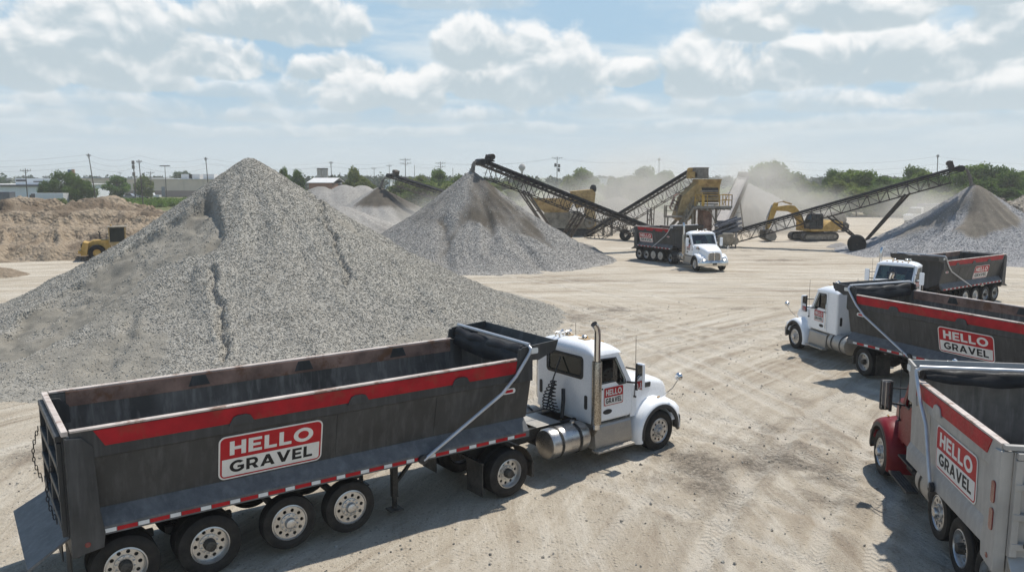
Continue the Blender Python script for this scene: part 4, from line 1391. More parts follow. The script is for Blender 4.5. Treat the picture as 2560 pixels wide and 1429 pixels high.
def sand_heap(lobes, x0, x1, y0, y1, seed, cut=None):
    def f(X, Y):
        h = np.full_like(X, -.5)
        for i, (px, py, d, rr) in enumerate(lobes):
            c = W(px, py, d)
            hh, _, _ = cone_height(X, Y, c.x, d, rr, c.z * 1.02, seed + i, gully=.6, tip=.16, lobe=.1)
            h = np.logaddexp(h * 2.2, hh * 2.2) / 2.2
        h = h - .25
        h = h + 1.7 * np.clip(h / 3, 0, 1) * (np.abs(fbm(X * .24, Y * .24, seed + 40, 4)) - .08) + .12 * np.clip(h, 0, 1) * fbm(X * 1.3, Y * 1.3, seed + 41, 4)
        # terraces left by the loader
        q = h / 1.25
        h = h * .45 + .55 * 1.25 * (np.floor(q) + sstep(.15, .75, q - np.floor(q)))
        fi = .7 * sstep(.0, .30, fbm(X * .4, Y * .4, seed + 3, 4))
        if cut is not None:
            for px, py, rx, ry, dep in cut:
                c = G(px, py)
                k = np.exp(-(((X - c.x) / rx) ** 4 + ((Y - c.y) / ry) ** 4))
                h = h - dep * k; fi = np.maximum(fi, sstep(.25, .5, k))
        return h, fi
    return pile_mesh('sand_pile', M['sand'], f, x0, x1, y0, y1, .2)


o = sand_heap([(255, 494, 82, 11), (320, 512, 80, 10), (190, 520, 79, 9), (370, 540, 76, 8), (150, 560, 74, 7.5)], -52, -22, 62, 98, 70, [(150, 662, 3.6, 2.6, 1.6)])
tag(o, 'tan sand bank with a rounded crest, behind the yellow wheel loader', 'sand pile', 'sand piles at the left edge')
o = sand_heap([(62, 506, 82, 10), (0, 530, 80, 10), (-70, 520, 80, 11), (20, 580, 73, 8)], -68, -38, 60, 98, 90, [(55, 668, 3.4, 2.4, 1.7)])
tag(o, 'tan sand bank cut off by the left edge of the picture', 'sand pile', 'sand piles at the left edge')


def rubble_heap(X, Y):
    h = np.full_like(X, -.5)
    for i, (px, py, d, rr) in enumerate(((2500, 500, 116, 7), (2560, 496, 118, 8), (2620, 500, 118, 8))):
        c = W(px, py, d)
        hh, _, _ = cone_height(X, Y, c.x, d, rr, c.z * 1.05, 120 + i, gully=.5, tip=.1)
        h = np.maximum(h, hh)
    return h + .5 * (h > 0) * fbm(X * 1.1, Y * 1.1, 130, 3), .4 * sstep(.0, .3, fbm(X * .5, Y * .5, 12, 3))


o = pile_mesh('rubble_pile', M['rubble'], rubble_heap, 60, 92, 106, 130, .3, stone=(3000, .3, .8, 120), seed=33)
tag(o, 'brown and grey broken rubble heap by the trees at the right edge', 'rubble pile')


def small_mound(px, py, rr, hh, label, mat='gravel_far', seed=200):
    c = G(px, py)
    f = lambda X, Y: (lambda t: (t[0], .3 + 0 * t[1]))(cone_height(X, Y, c.x, c.y, rr, hh, seed, gully=.15, tip=.2))
    o = pile_mesh('gravel_mound', M[mat], f, c.x - rr * 1.3, c.x + rr * 1.3, c.y - rr * 1.3, c.y + rr * 1.3, .2)
    tag(o, label, 'mound', 'small mounds on the yard')


small_mound(1448, 632, 2.1, 1.0, 'low brownish mound between the cone pile and the dump trailer beyond it', seed=203)
small_mound(2, 688, 1.7, .6, 'small tan mound in front of the sand bank at the left edge', 'sand', 205)
small_mound(2100, 618, 1.3, .5, 'small grey mound beside the right-hand conveyor wheels', 'gravel_blue', 207)

# pebbles strewn over the yard
n = 16000
sx = rng.uniform(-14, 16, n); sy = 9 + 36 * rng.uniform(0, 1, n) ** 1.4
den = np.clip(.22 + 1.1 * fbm(sx * .35, sy * .35, 401, 3), .04, 1)
i = np.clip(np.searchsorted(gx, sx), 0, nx - 1); j = np.clip(np.searchsorted(gy, sy), 0, ny - 1)
den = np.clip(den + spill[i, j] * 1.5, 0, 1)
k = rng.uniform(0, 1, n) < den
sx, sy = sx[k], sy[k]
sz = .018 + .065 * rng.uniform(0, 1, len(sx)) ** 5
v, f, tn = stones(np.stack([sx, sy, ground_z(sx, sy) + sz * .15], -1), sz, 9)
o = put('pebbles', np_mesh('pebbles', v, f, M['gravel'], False, {'tone': ('FACE', (tn - .85) * .5), 'fines': ('FACE', np.full(len(f), .0))}))
tag(o, 'small loose stones strewn over the pale dirt yard', 'pebbles', kind='stuff')

# ---------------------------------------------------------------- conveyors
def conveyor(label, head, tail, width=.95, depth=.85, mats=('truss', 'belt'), legs=(), bays=None, motor=True, group='stockpiling conveyors', wheels=(), chute=None):
    """Lattice stacking conveyor from its tail to its head. legs: (fraction, foot centre, spread)."""
    head, tail = Vector(head), Vector(tail)
    root = empty('conveyor', (tail.x, tail.y, 0), 0, 1, label, 'conveyor', group)
    o = Vector((tail.x, tail.y, 0))
    d = (head - tail); L = d.length; d.normalize()
    side = d.cross(Vector((0, 0, 1))).normalized(); up = side.cross(d).normalized()
    mt, mbelt = M[mats[0]], M[mats[1]]

    def P(t, y, z): return tail - o + d * t + side * y + up * z
    hw = width / 2
    n = bays or max(6, int(L / .95))
    mb = MB()
    for y in (-hw, hw):
        mb.beam(P(0, y, 0), P(L, y, 0), .08, .09, up)
        mb.beam(P(L * .03, y, -depth), P(L * .95, y, -depth), .07, .08, up)
        for i in range(n + 1):
            t = L * (.03 + .92 * i / n)
            mb.beam(P(t, y, 0), P(t, y, -depth), .045, .045, d)
            if i < n:
                t2 = L * (.03 + .92 * (i + 1) / n)
                a, b = ((0, -depth) if i % 2 else (-depth, 0))
                mb.beam(P(t, y, a), P(t2, y, b), .04, .04, side)
    for i in range(n + 1):
        t = L * (.03 + .92 * i / n)
        mb.beam(P(t, -hw, -depth), P(t, hw, -depth), .05, .05, d)
        mb.beam(P(t, -hw, 0), P(t, hw, 0), .05, .05, d)
    mb.build('truss', mt, root)
    # troughed carrying belt with return run
    mb = MB()
    prof = [(-hw * .92, .34), (-hw * .45, .14), (hw * .45, .14), (hw * .92, .34), (hw * .92, .30), (hw * .45, .10), (-hw * .45, .10), (-hw * .92, .30)]
    mb.loft([[P(t, y, z) for y, z in prof] for t in (0, L * .5, L)])
    mb.loft([[P(t, y, z) for y, z in ((-hw * .8, -.16), (hw * .8, -.16), (hw * .8, -.20), (-hw * .8, -.20))] for t in (0, L)])
    mb.build('belt', mbelt, root, smooth=0)
    # idler stands and edge skirts
    mb = MB()
    for i in range(n * 2 + 1):
        t = L * (.02 + .96 * i / (2 * n))
        for s in (-1, 1):
            mb.beam(P(t, s * hw, .03), P(t, s * hw * 1.02, .36), .06, .05, d)
        mb.beam(P(t, -hw, .06), P(t, hw, .06), .06, .05, d)
    for s in (-1, 1): mb.beam(P(L * .04, s * hw * 1.03, .26), P(L * .97, s * hw * 1.03, .26), .02, .17, up)
    mb.build('idler', M['belt'] if mats[1] == 'belt' else mt, root)
    for t, r_, nm in ((L, .30, 'head_pulley'), (0, .24, 'tail_pulley')):
        mb = MB().cyl(P(t, -hw * 1.05, .05), P(t, hw * 1.05, .05), r_, 18)
        for s in (-1, 1):
            mb.obox(P(t, s * hw * 1.12, .05), (.5, .08, .3), Matrix((d, side, up)).transposed())
        mb.build(nm, M['belt'], root, smooth=50)
    if motor:
        mb = MB()
        c = P(L - .75, 0, .95)
        mb.obox(P(L - .75, 0, .50), (.55, width * 1.05, .10), Matrix((d, side, up)).transposed())
        for s in (-1, 1): mb.beam(P(L - .75, s * hw, 0), P(L - .75, s * hw, .5), .07)
        mb.cyl(P(L - .75, -hw * .9, .80), P(L - .75, hw * .5, .80), .26, 16)
        mb.cyl(P(L - .75, hw * .5, .80), P(L - .75, hw * .8, .80), .20, 16)
        mb.obox(P(L - .75, hw * .95, .6), (.5, .12, .75), Matrix((d, side, up)).transposed())
        mb.build('drive_motor', mt, root, .02, 45)
    for frac, foot, spread in legs:
        foot = Vector(foot) - o
        for s in (-1, 1):
            mb = MB()
            top = P(L * frac, s * hw, -depth * .9)
            ft = foot + side * s * spread
            mb.beam(top, ft, .15, .13)
            # inner chord with lacing
            off = d * .42
            mb.beam(top + off, ft + off * .35, .10, .09)
            for k in range(5):
                a = top.lerp(ft, .1 + .17 * k); b = (top + off).lerp(ft + off * .35, .1 + .17 * (k + .8))
                mb.beam(a, b, .055)
            mb.build('support_leg', mt, root)
        mb = MB()
        for k in (.35, .7):
            a = P(L * frac, -hw, -depth * .9).lerp(foot - side * spread, k); b = P(L * frac, hw, -depth * .9).lerp(foot + side * spread, k)
            mb.beam(a, b, .08)
        mb.build('cross_brace', mt, root)
    for c, r_ in wheels:
        c = Vector(c) - o
        mb = MB().tube([c - side * .9, c + side * .9], .08, 8)
        mb.build('axle', mt, root)
        for s in (-1, 1):
            mb = MB()
            a = c + side * s * .75
            q = [(r_ * .55, -.16), (r_ * .9, -.17), (r_, -.11), (r_, .11), (r_ * .9, .17), (r_ * .55, .16), (.1, .1), (0, .1)]
            # disc built about the conveyor's cross axis
            seg = 26; vs = []; fs = []
            e1 = Vector((0, 0, 1)); e2 = side.cross(e1).normalized()
            for k in range(seg):
                an = 2 * PI * k / seg
                for rr, hh in q: vs.append(a + (e1 * math.cos(an) + e2 * math.sin(an)) * rr + side * hh * s)
            m_ = len(q)
            for k in range(seg):
                for j in range(m_ - 1):
                    fs.append((k * m_ + j, k * m_ + j + 1, ((k + 1) % seg) * m_ + j + 1, ((k + 1) % seg) * m_ + j))
            mb.add(vs, fs)
            mb.build('wheel', M['tyre'], root, smooth=40)
    if chute:
        mb = MB()
        a = P(.2, 0, .4)
        mb.loft([[a + Vector((x * .9, y * .9, 0)) for x, y in ((-.5, -.5), (.5, -.5), (.5, .5), (-.5, .5))],
                 [a + Vector((x * 1.6, y * 1.6, 1.1)) for x, y in ((-.5, -.5), (.5, -.5), (.5, .5), (-.5, .5))]], cap=False)
        mb.build('hopper', M['slate'], root)
    return root


def stream(name, top, bottom, vx, label, spread=.16, mat='gravel_far', n=900):
    """Stones falling off the belt end onto the heap."""
    r_ = np.random.default_rng(len(label))
    top = np.array(top); bottom = np.array(bottom)
    u = r_.uniform(0, 1, n)
    path = top[None] + (bottom - top)[None] * np.stack([np.sqrt(u), np.sqrt(u), u], -1)
    P = path + r_.normal(size=(n, 3)) * spread * (.35 + .65 * u[:, None]) * np.array([.7, .7, .4])
    v, f, t = stones(P, r_.uniform(.07, .18, n), 5)
    o = put(name, np_mesh(name, v, f, M[mat], False, {'tone': ('FACE', (t - .8) * .6), 'fines': ('FACE', np.full(len(f), .3))}))
    tag(o, label, 'falling stone', kind='stuff')


A = W(1200, 407, 69.8); B_ = W(1668, 592, 78)
conveyor('long dark lattice conveyor dropping stone on the damp cone pile', A, B_, 1.15, 1.05,
         legs=[(.765, (G(1392, 600) + Vector((0, 3.0, 0))), .9), (.47, G(1412, 622) + Vector((0, 5, 0)), .9)])
stream('falling_gravel', W(1188, 404, 69.5), W(1179, 446, 69.3), 0, 'stone spilling off the belt end onto the damp cone pile')
A2 = W(975, 440, 109.2); B2 = W(1300, 545, 101)
conveyor('distant conveyor feeding the small dark-crested cone behind the cone pile', A2, B2, 1.1, 1.0, ('truss_tan', 'belt'),
         legs=[(.47, (W(1085, 520, 105).x, 105, 0), .9)])
stream('falling_gravel', W(966, 442, 109), W(950, 474, 109), 0, 'stone falling from the distant conveyor onto the small far cone', .14)
A3 = W(1732, 428, 87); B3 = W(1470, 588, 93)
conveyor('dusty brown conveyor climbing from the yellow crusher to the top of the screening plant', A3, B3, 1.15, 1.25, ('truss_tan', 'belt'),
         legs=[(.56, (W(1625, 560, 89).x, 89.3, 0), .8), (.28, (W(1570, 560, 90).x, 91, 0), .7)], motor=False)
A4 = W(1858, 445, 116); B4 = W(1790, 590, 88)
conveyor('pale dust-covered conveyor running away from the plant to the hazy cone behind', A4, B4, 1.5, .7, ('truss_tan', 'belt_pale'),
         legs=[(.6, (W(1845, 500, 105).x, 105, 0), .9)])
A5 = W(2402, 423, 74.2); B5 = W(1812, 590, 82)
conveyor('lattice conveyor on two big wheels feeding the bluish pile at the right', A5, B5, 1.1, .95,
         legs=[(.45, G(2150, 626) + Vector((0, .4, .9)), .7), (.775, G(2160, 624) + Vector((.3, .4, .9)), .7)],
         wheels=[(G(2145, 632) + Vector((0, .4, .82)), .82)], chute=True)
stream('falling_gravel', W(2410, 420, 74.1), W(2431, 476, 74), 0, 'stone pouring from the right-hand conveyor onto the bluish pile', .12)

# ---------------------------------------------------------------- screening plant
PY = 86.0
pc = W(1735, 600, PY)


def XZ(px, py, Y=PY):
    w = W(px, py, Y); return w.x - pc.x, w.z


root = empty('screening_plant', (pc.x, PY, 0), 0, 1, 'dusty yellow screening plant with railed platform in the middle of the yard', 'screening plant')


def rail(mb, pts, h=1.0, r_=.035):
    for a, b in zip(pts[:-1], pts[1:]):
        a, b = Vector(a), Vector(b)
        for z in (h, h * .52): mb.beam(a + Vector((0, 0, z)), b + Vector((0, 0, z)), r_ * 2)
        k = max(1, round((b - a).length / 1.1))
        for i in range(k + 1):
            q = a.lerp(b, i / k); mb.beam(q, q + Vector((0, 0, h)), r_ * 2.2)


x0, zt_ = XZ(1733, 420); x1, zb_ = XZ(1766, 446)
mb = MB().loft([[(x0, y, z) for y, z in ((-.9, zb_), (.9, zb_), (.9, zt_), (-.9, zt_))], [(x1, y, z) for y, z in ((-.9, zb_), (.9, zb_), (.9, zt_), (-.9, zt_))]])
for s in (.25, .62): mb.box(x0 + (x1 - x0) * s - .03, x0 + (x1 - x0) * s + .03, -.95, -.9, zb_, zt_)
mb.box(x0 - .05, x1 + .05, -.95, .95, zt_ - .02, zt_ + .06)
mb.build('head_box', M['grey_plant'], root, .02)
mb = MB()
mx, mz = XZ(1722, 425)
mb.cyl((mx, -.7, mz), (mx, -.2, mz), .25, 14); mb.cyl((mx + .4, -.9, mz - .5), (mx + .4, -.6, mz - .5), .34, 16); mb.box(mx - .25, mx + .2, -.8, -.1, mz - .9, mz - .2)
mb.cyl((mx + .1, -.9, mz + .1), (mx + .1, -.75, mz + .1), .14, 12)
mb.build('drive_motor', M['yellow_dusty'], root, .02)
# feed hopper with curved front
hx0, hz1 = XZ(1738, 448); hx1, hz0 = XZ(1792, 505)
mb = MB()
prof = [(-1.5, hz1), (-1.45, hz1 - .35), (-1.15, hz1 - .75), (-1.05, hz1 - 1.2), (-1.25, hz0 + .2), (-1.3, hz0)]
for xa in (hx0, hx1 - .1):
    mb.prism([(y, z) for y, z in prof] + [(1.2, hz0), (1.2, hz1)], xa, xa + .1, 'x')
mb.loft([[(x, y, z) for y, z in prof] + [(x, y + .08, z) for y, z in reversed(prof)] for x in (hx0 + .1, hx1 - .1)])
mb.box(hx0, hx1, 1.12, 1.2, hz0, hz1)
mb.box(hx0 - .1, hx1 + .1, -1.56, -1.45, hz1 - .12, hz1 + .02)
mb.build('feed_hopper', M['yellow_dusty'], root, .02)
mb = MB()
for k in range(4):
    z = hz0 - .25 + .45 * k
    mb.box(hx0 + .3, hx1 - .2, -1.42 + .05 * k, -1.30 + .05 * k, z, z + .16)
mb.build('screen_bar', M['grey_plant'], root, .015)
hm = (hz0 + hz1) / 2
mb = MB()
for z0_, z1_, y_ in ((hm - .15, hm + .32, -1.19), (hm - .62, hm - .30, -1.16), (hz0 + .05, hz0 + .28, -1.36)):
    mb.box(hx0 + .22, hx1 - .22, y_ - .05, y_, z0_, z1_)
mb.build('opening_shade_plate', M['plastic'], root)  # black plates on the hopper front stand in for shade inside openings
mb = MB()
a_, b2_ = XZ(1650, 600), XZ(1652, 537)
for y in (-2.6, -2.15): mb.beam((a_[0], y, 0), (b2_[0], y, b2_[1] + 1.0), .06)
for k in range(10): mb.beam((a_[0], -2.6, .3 + .34 * k), (a_[0] + .02, -2.15, .3 + .34 * k), .04)
mb.build('ladder', M['tan_steel'], root)
mb = MB()
a_, b2_ = XZ(1690, 558), XZ(1724, 514)
for y in (-1.75, -2.45):
    mb.beam((a_[0], y, a_[1] - .6), (b2_[0], y, b2_[1]), .07, .2)
    mb.beam((a_[0], y, a_[1] + .3), (b2_[0], y, b2_[1] + 1.0), .05)
    for k in range(5): q_ = Vector((a_[0], y, a_[1] - .6)).lerp(Vector((b2_[0], y, b2_[1])), k / 4); mb.beam(q_, q_ + Vector((0, 0, .98)), .05)
for k in range(9):
    q_ = Vector((a_[0], -2.1, a_[1] - .6)).lerp(Vector((b2_[0], -2.1, b2_[1])), (k + .5) / 9); mb.obox(q_, (.24, .66, .04))
mb.build('stair', M['tan_steel'], root)
# inclined screen box going down to the left
sx, sz = XZ(1745, 455)
ax, az = XZ(1688, 560)
mb = MB()
q = [XZ(1742, 450), XZ(1700, 492), XZ(1683, 545), XZ(1706, 556), XZ(1722, 545), XZ(1740, 505), XZ(1756, 505)]
for y in (-1.25, 1.15): mb.prism(q, y, y + .1, 'y')
mb.loft([[(q[i][0], y, q[i][1]) for i in (0, 1, 2, 3)] for y in (-1.15, 1.15)], closed=False, cap=False)
for f_ in (.2, .4, .6, .8):
    a = Vector((q[0][0], -1.29, q[0][1])).lerp(Vector((q[2][0], -1.29, q[2][1])), f_)
    b = Vector((q[6][0], -1.29, q[6][1])).lerp(Vector((q[3][0], -1.29, q[3][1])), f_)
    mb.beam(a, b, .08, .06)
mb.build('screen_box', M['yellow_dusty'], root, .015)
mb = MB()
cx_, cz_ = XZ(1693, 495)
for k in range(4): mb.lathe([(.42 - .03 * k, -.5), (.45 - .03 * k, 0), (.42 - .03 * k, .5)], 14, (cx_ - .15 * k, -.2, cz_ - .32 * k), 'y')
mb.build('spring_housing', M['rusty'], root, smooth=50)
# main beams and chute below
mb = MB()
a = XZ(1676, 575); b = XZ(1728, 517)
for y in (-1.45, 1.35): mb.beam((a[0], y, a[1]), (b[0], y, b[1]), .14, .34)
mb.beam((a[0], -1.45, a[1]), (a[0], 1.35, a[1]), .16, .3)
mb.build('inclined_beam', M['grey_plant'], root, .01)
mb = MB()
c1, d1 = XZ(1700, 562); c2, d2 = XZ(1722, 600)
mb.loft([[(x, y, z) for y, z in ((-1, d1), (1, d1))] + [(x, .7, .9), (x, -.7, .9)] for x in (c1, c2 + .8)])
for x in (c1 + .1, (c1 + c2) / 2, c2): mb.box(x - .06, x + .06, -1.12, -1.0, .9, d1)
mb.build('discharge_chute', M['yellow_dusty'], root, .02)
# platform, toe boards and railing
fx0, fz = XZ(1722, 513); fx1, _ = XZ(1815, 513)
mb = MB().box(fx0, fx1, -2.5, -1.3, fz - .25, fz)
mb.box(hx1, fx1, -1.3, 1.3, fz - .25, fz)
for x in np.linspace(fx0 + .2, fx1 - .2, 7): mb.box(x - .06, x + .06, -2.52, 1.2, fz - .42, fz - .25)
mb.build('platform', M['grey_plant'], root, .01)
mb = MB(); rail(mb, [(fx0 + .1, -2.45, fz), (fx1 - .05, -2.45, fz), (fx1 - .05, 1.2, fz)], 1.15)
mb.box(XZ(1744, 500)[0] - .14, XZ(1744, 500)[0] + .14, -2.52, -2.42, fz, fz + 1.2)
mb.build('railing', M['yellow'], root)
lx0, lz = XZ(1655, 537); lx1, _ = XZ(1682, 537)
mb = MB().box(lx0, lx1 + .6, -2.2, -.9, lz - .2, lz)
mb.build('side_platform', M['grey_plant'], root, .01)
mb = MB(); rail(mb, [(lx0 + .05, -.95, lz), (lx0 + .05, -2.15, lz), (lx1, -2.15, lz)], 1.05)
mb.build('railing', M['tan_steel'], root)
for (px, y) in ((1724, -1.5), (1724, 1.4), (1782, -1.5), (1782, 1.4), (1745, 1.4), (1705, -1.5)):
    x = XZ(px, 520)[0]; zz = fz - .25 if px > 1710 else XZ(1705, 560)[1]
    mb = MB().box(x - .10, x + .10, y - .10, y + .10, 0, zz)
    mb.box(x - .28, x + .28, y - .28, y + .28, 0, .08)
    mb.build('leg', M['tan_steel'], root, .01)
mb = MB().beam((XZ(1660, 540)[0], -2.1, 0), (XZ(1660, 540)[0], -2.1, lz - .2), .14)
mb.build('leg', M['tan_steel'], root)
a = XZ(1737, 518); b = XZ(1782, 560)
mb = MB().tube([(a[0], -1.7, a[1]), ((a[0] + b[0]) / 2 + .3, -1.7, (a[1] + b[1]) / 2 + .5), (b[0], -1.7, b[1]), (b[0] + .6, -1.7, .4)], .085, 10)
mb.build('pipe', M['tan_steel'], root, smooth=50)
mb = MB()
mb.prism([(-1.3, .8), (1.3, .8), (1.3, fz - .5), (-1.3, fz - .5)], XZ(1750, 560)[0], XZ(1772, 560)[0], 'x')
for k in range(5): mb.box(XZ(1750, 560)[0] - .02, XZ(1772, 560)[0] + .02, -1.36, -1.3, .9 + .5 * k, 1.0 + .5 * k)
mb.build('under_bin', M['rusty'], root, .02)
# blue-grey feeder at the right foot of the plant
fc = W(1822, 590, 81)
root = empty('belt_feeder', (fc.x, 81, 0), 0, 1, 'blue-grey feeder frame at the tail of the right-hand conveyor', 'feeder')
f1 = lambda px, py: (W(px, py, 81).x - fc.x, W(px, py, 81).z)
mb = MB()
for (p, q, w) in (((1788, 588), (1850, 568), .34), ((1790, 565), (1848, 545), .28), ((1785, 580), (1850, 556), .16)):
    a, b = f1(*p), f1(*q)
    for y in (-.7, .7): mb.beam((a[0], y, a[1]), (b[0], y, b[1]), .1, w)
    mb.loft([[(a[0], y, a[1]) for y in (-.7, .7)] + [(a[0], y, a[1] - .08) for y in (.7, -.7)], [(b[0], y, b[1]) for y in (-.7, .7)] + [(b[0], y, b[1] - .08) for y in (.7, -.7)]])
mb.build('feeder_frame', M['slate'], root, .01)
for px in (1795, 1815, 1835):
    x = f1(px, 590)[0]
    for y in (-.7, .7): MB().box(x - .06, x + .06, y - .06, y + .06, 0, 1.6).build('leg', M['slate'], root)
mb = MB(); a = f1(1812, 590)
mb.lathe([(.3, 0), (.55, .5), (.6, 1.2), (.5, 1.3), (0, 1.3)], 16, (a[0], -1.1, .2), 'z'); mb.cyl((a[0] + .7, -1.3, .7), (a[0] + .7, -.8, .7), .4, 16); mb.box(a[0] - .9, a[0] - .3, -1.3, -.7, .2, 1.3)
mb.build('drive_unit', M['tan_steel'], root, .02)

# ---------------------------------------------------------------- jaw crusher
CY = 97.0
cc = W(1405, 590, CY)
root = empty('crusher', (cc.x, CY, 0), 0, 1, 'dusty yellow crusher with flared feed hopper, half hidden by the long conveyor and cone pile', 'crusher')
f2 = lambda px, py: (W(px, py, CY).x - cc.x, W(px, py, CY).z)
x0, z1 = f2(1328, 496); x1, _ = f2(1432, 500); xa, z0 = f2(1362, 532); xb, _ = f2(1418, 530)
mb = MB().loft([[(x0, -1.9, z1), (x1, -1.9, z1), (x1, 1.9, z1), (x0, 1.9, z1)], [(x0 + .2, -1.8, z1 - .5), (x1 - .1, -1.8, z1 - .5), (x1 - .1, 1.8, z1 - .5), (x0 + .2, 1.8, z1 - .5)], [(xa, -.9, z0), (xb, -.9, z0), (xb, .9, z0), (xa, .9, z0)]], cap=False)
mb.loft([[(x0 + .15, -1.8, z1), (x1 - .15, -1.8, z1), (x1 - .15, 1.8, z1), (x0 + .15, 1.8, z1)], [(xa + .1, -.8, z0), (xb - .1, -.8, z0), (xb - .1, .8, z0), (xa + .1, .8, z0)]], cap=False)
for k in range(1, 5):
    x = x0 + (x1 - x0) * k / 5
    mb.beam((x, -1.95, z1), (xa + (xb - xa) * k / 5, -.95, z0 + .1), .09, .12)
mb.box(x0 - .08, x1 + .08, -2.0, -1.88, z1 - .14, z1 + .04)
mb.build('feed_hopper', M['yellow_dusty'], root, .02)
q = [f2(1425, 478), f2(1478, 473), f2(1487, 482), f2(1484, 512), f2(1440, 520)]
mb = MB().prism(q, -1.0, 1.0, 'y')
for k in range(4): mb.box(q[1][0] - 1.2, q[1][0] + .1, -1.06, -1.0, q[1][1] - .5 - .35 * k, q[1][1] - .36 - .35 * k)
mb.build('engine_housing', M['yellow_dusty'], root, .06)
mb = MB(); a = f2(1483, 475)
mb.lathe([(.15, -.5), (.38, -.2), (.40, .2), (.25, .5), (0, .55)], 16, (a[0], 0, a[1] + .1), 'z')
mb.build('air_filter', M['plastic'], root, smooth=50)
a = f2(1370, 590); b = f2(1490, 530)
mb = MB().box(a[0], b[0], -1.1, 1.1, .9, 2.0)
mb.prism([(xa - .2, 2.0), (xb + .5, 2.0), (xb + .3, z0 + .1), (xa, z0 + .1)], -1.0, 1.0, 'y')
mb.lathe([(.15, -.15), (.85, -.15), (.95, -.1), (.95, .1), (.85, .15), (.15, .15)], 24, (xb + 1.0, -1.25, 2.1), 'y')
mb.lathe([(.15, -.15), (.6, -.15), (.66, .15), (.15, .15)], 20, (xb + 2.6, -1.25, 1.6), 'y')
mb.build('jaw_frame', M['tan_steel'], root, .03)
mb = MB().prism([f2(1462, 520), f2(1486, 515), f2(1488, 570), f2(1466, 575)], -1.15, 1.0, 'y')
mb.build('side_guard', M['yellow_dusty'], root, .04)
for y in (-1.0, 1.0):
    mb = MB(); xm = (a[0] + b[0]) / 2
    outl = [(xm - 2.4, .12), (xm - 2.75, .45), (xm - 2.4, .85), (xm + 2.4, .85), (xm + 2.75, .45), (xm + 2.4, .12), (xm + 2.2, 0), (xm - 2.2, 0)]
    mb.prism(outl, y - .25, y + .25, 'y')
    mb.build('crawler_track', M['black'], root, .03)
q0 = f2(1486, 570); q1 = f2(1540, 540)
mb = MB()
for y in (-.5, .5):
    mb.beam((q0[0], y, q0[1]), (q1[0], y, q1[1]), .12, .5)
mb.box(q1[0] - 1.6, q1[0] - 1.4, -.5, .5, 0, q1[1] - .3); mb.box(q1[0] - .6, q1[0] - .4, -.5, .5, 0, q1[1])
mb.build('discharge_belt', M['tan_steel'], root, .01)
# small axle with a wheel behind the tipped-down truck
c = G(1563, 602)
root = empty('wheeled_dolly', (c.x, c.y, 0), 0, 1, 'small pale wheeled frame just left of the approaching truck', 'dolly')
mb = MB(); mb.lathe([(.2, -.16), (.55, -.18), (.65, -.1), (.65, .1), (.55, .18), (.2, .16)], 22, (0, 0, .65), 'y'); mb.mat(0)
mb.build('wheel', M['tyre'], root, smooth=40)
mb = MB().beam((0, .3, .65), (1.7, .3, 1.9), .16); mb.beam((0, -.3, .65), (1.7, -.3, 1.9), .16); mb.beam((.4, .3, .4), (2.6, .3, .7), .14); mb.box(.9, 1.6, -.4, .4, .6, 1.1); mb.cyl((0, -.4, .65), (0, .4, .65), .08, 8)
mb.build('frame', M['alu_dull'], root)

# ---------------------------------------------------------------- excavator
EY = 87.0
ec = G(2032, 600)
EY = ec.y
root = empty('excavator', (ec.x, EY, 0), R(196), 1.0, 'yellow crawler excavator with its boom folded to the left and bucket near the ground', 'excavator')
for y in (-1.15, 1.15):
    outl = arc(1.85, .45, .45, .45, -90, 90, 8) + arc(-1.85, .45, .45, .45, 90, 270, 8)
    inn = arc(1.75, .45, .28, .28, -90, 90, 8) + arc(-1.75, .45, .28, .28, 90, 270, 8)
    mb = MB().prism(outl, y - .3, y + .3, 'y', [inn])
    for k in range(15):
        x = -1.9 + 3.8 * k / 14
        for z in (.0 + .015, .9): mb.box(x - .03, x + .03, y - .3, y + .3, z - .015, z + .03)
    tr_ = mb.build('crawler_track', M['black'], root, .01)
    mb = MB().prism(arc(1.72, .45, .26, .26, -90, 90, 8) + arc(-1.72, .45, .26, .26, 90, 270, 8), y - .2, y + .2, 'y')
    for x in np.linspace(-1.5, 1.5, 6): mb.cyl((x, y - .27, .24), (x, y + .27, .24), .11, 12)
    mb.cyl((1.8, y - .29, .45), (1.8, y + .29, .45), .22, 16); mb.cyl((-1.8, y - .29, .45), (-1.8, y + .29, .45), .22, 16)
    mb.build('track_frame', M['grey_plant'], tr_, .01)
mb = MB().box(-1.0, 1.0, -.9, .9, .35, .8); mb.lathe([(.75, .8), (.75, 1.05)], 24, (0, 0, 0), 'z')
mb.build('undercarriage', M['black'], root, .03)
# upper body
mb = MB().box(-2.2, 1.35, -1.35, 1.35, 1.05, 1.35)
mb.box(-1.9, .2, -1.35, -.2, 1.35, 2.15); mb.box(.2, 1.35, -1.35, -.55, 1.35, 2.0)
mb.build('upper_body', M['yellow'], root, .05)
mb = MB().prism([(-1.55, 1.15)] + [(-2.45 + .25 * (abs(t) ** 2), 0) for t in ()] + [(-2.75, 1.2), (-2.85, 1.6), (-2.8, 2.1), (-2.3, 2.2), (-1.9, 2.2)], -1.36, 1.36, 'y')
mb.build('counterweight', M['yellow'], root, .10)
mb = MB().prism([(-1.9, 1.35), (-.1, 1.35), (-.55, 1.8), (-1.2, 2.2), (-1.9, 2.2)], .25, 1.37, 'y')
mb.build('side_cover', M['yellow'], root, .05)
mb = MB(); mb.cyl((-1.2, -.7, 2.15), (-1.2, -.7, 2.75), .07, 10)
rail(mb, [(-1.8, -1.2, 2.15), (0.1, -1.2, 2.15)], .5, .02)
mb.build('handrail', M['plastic'], root)
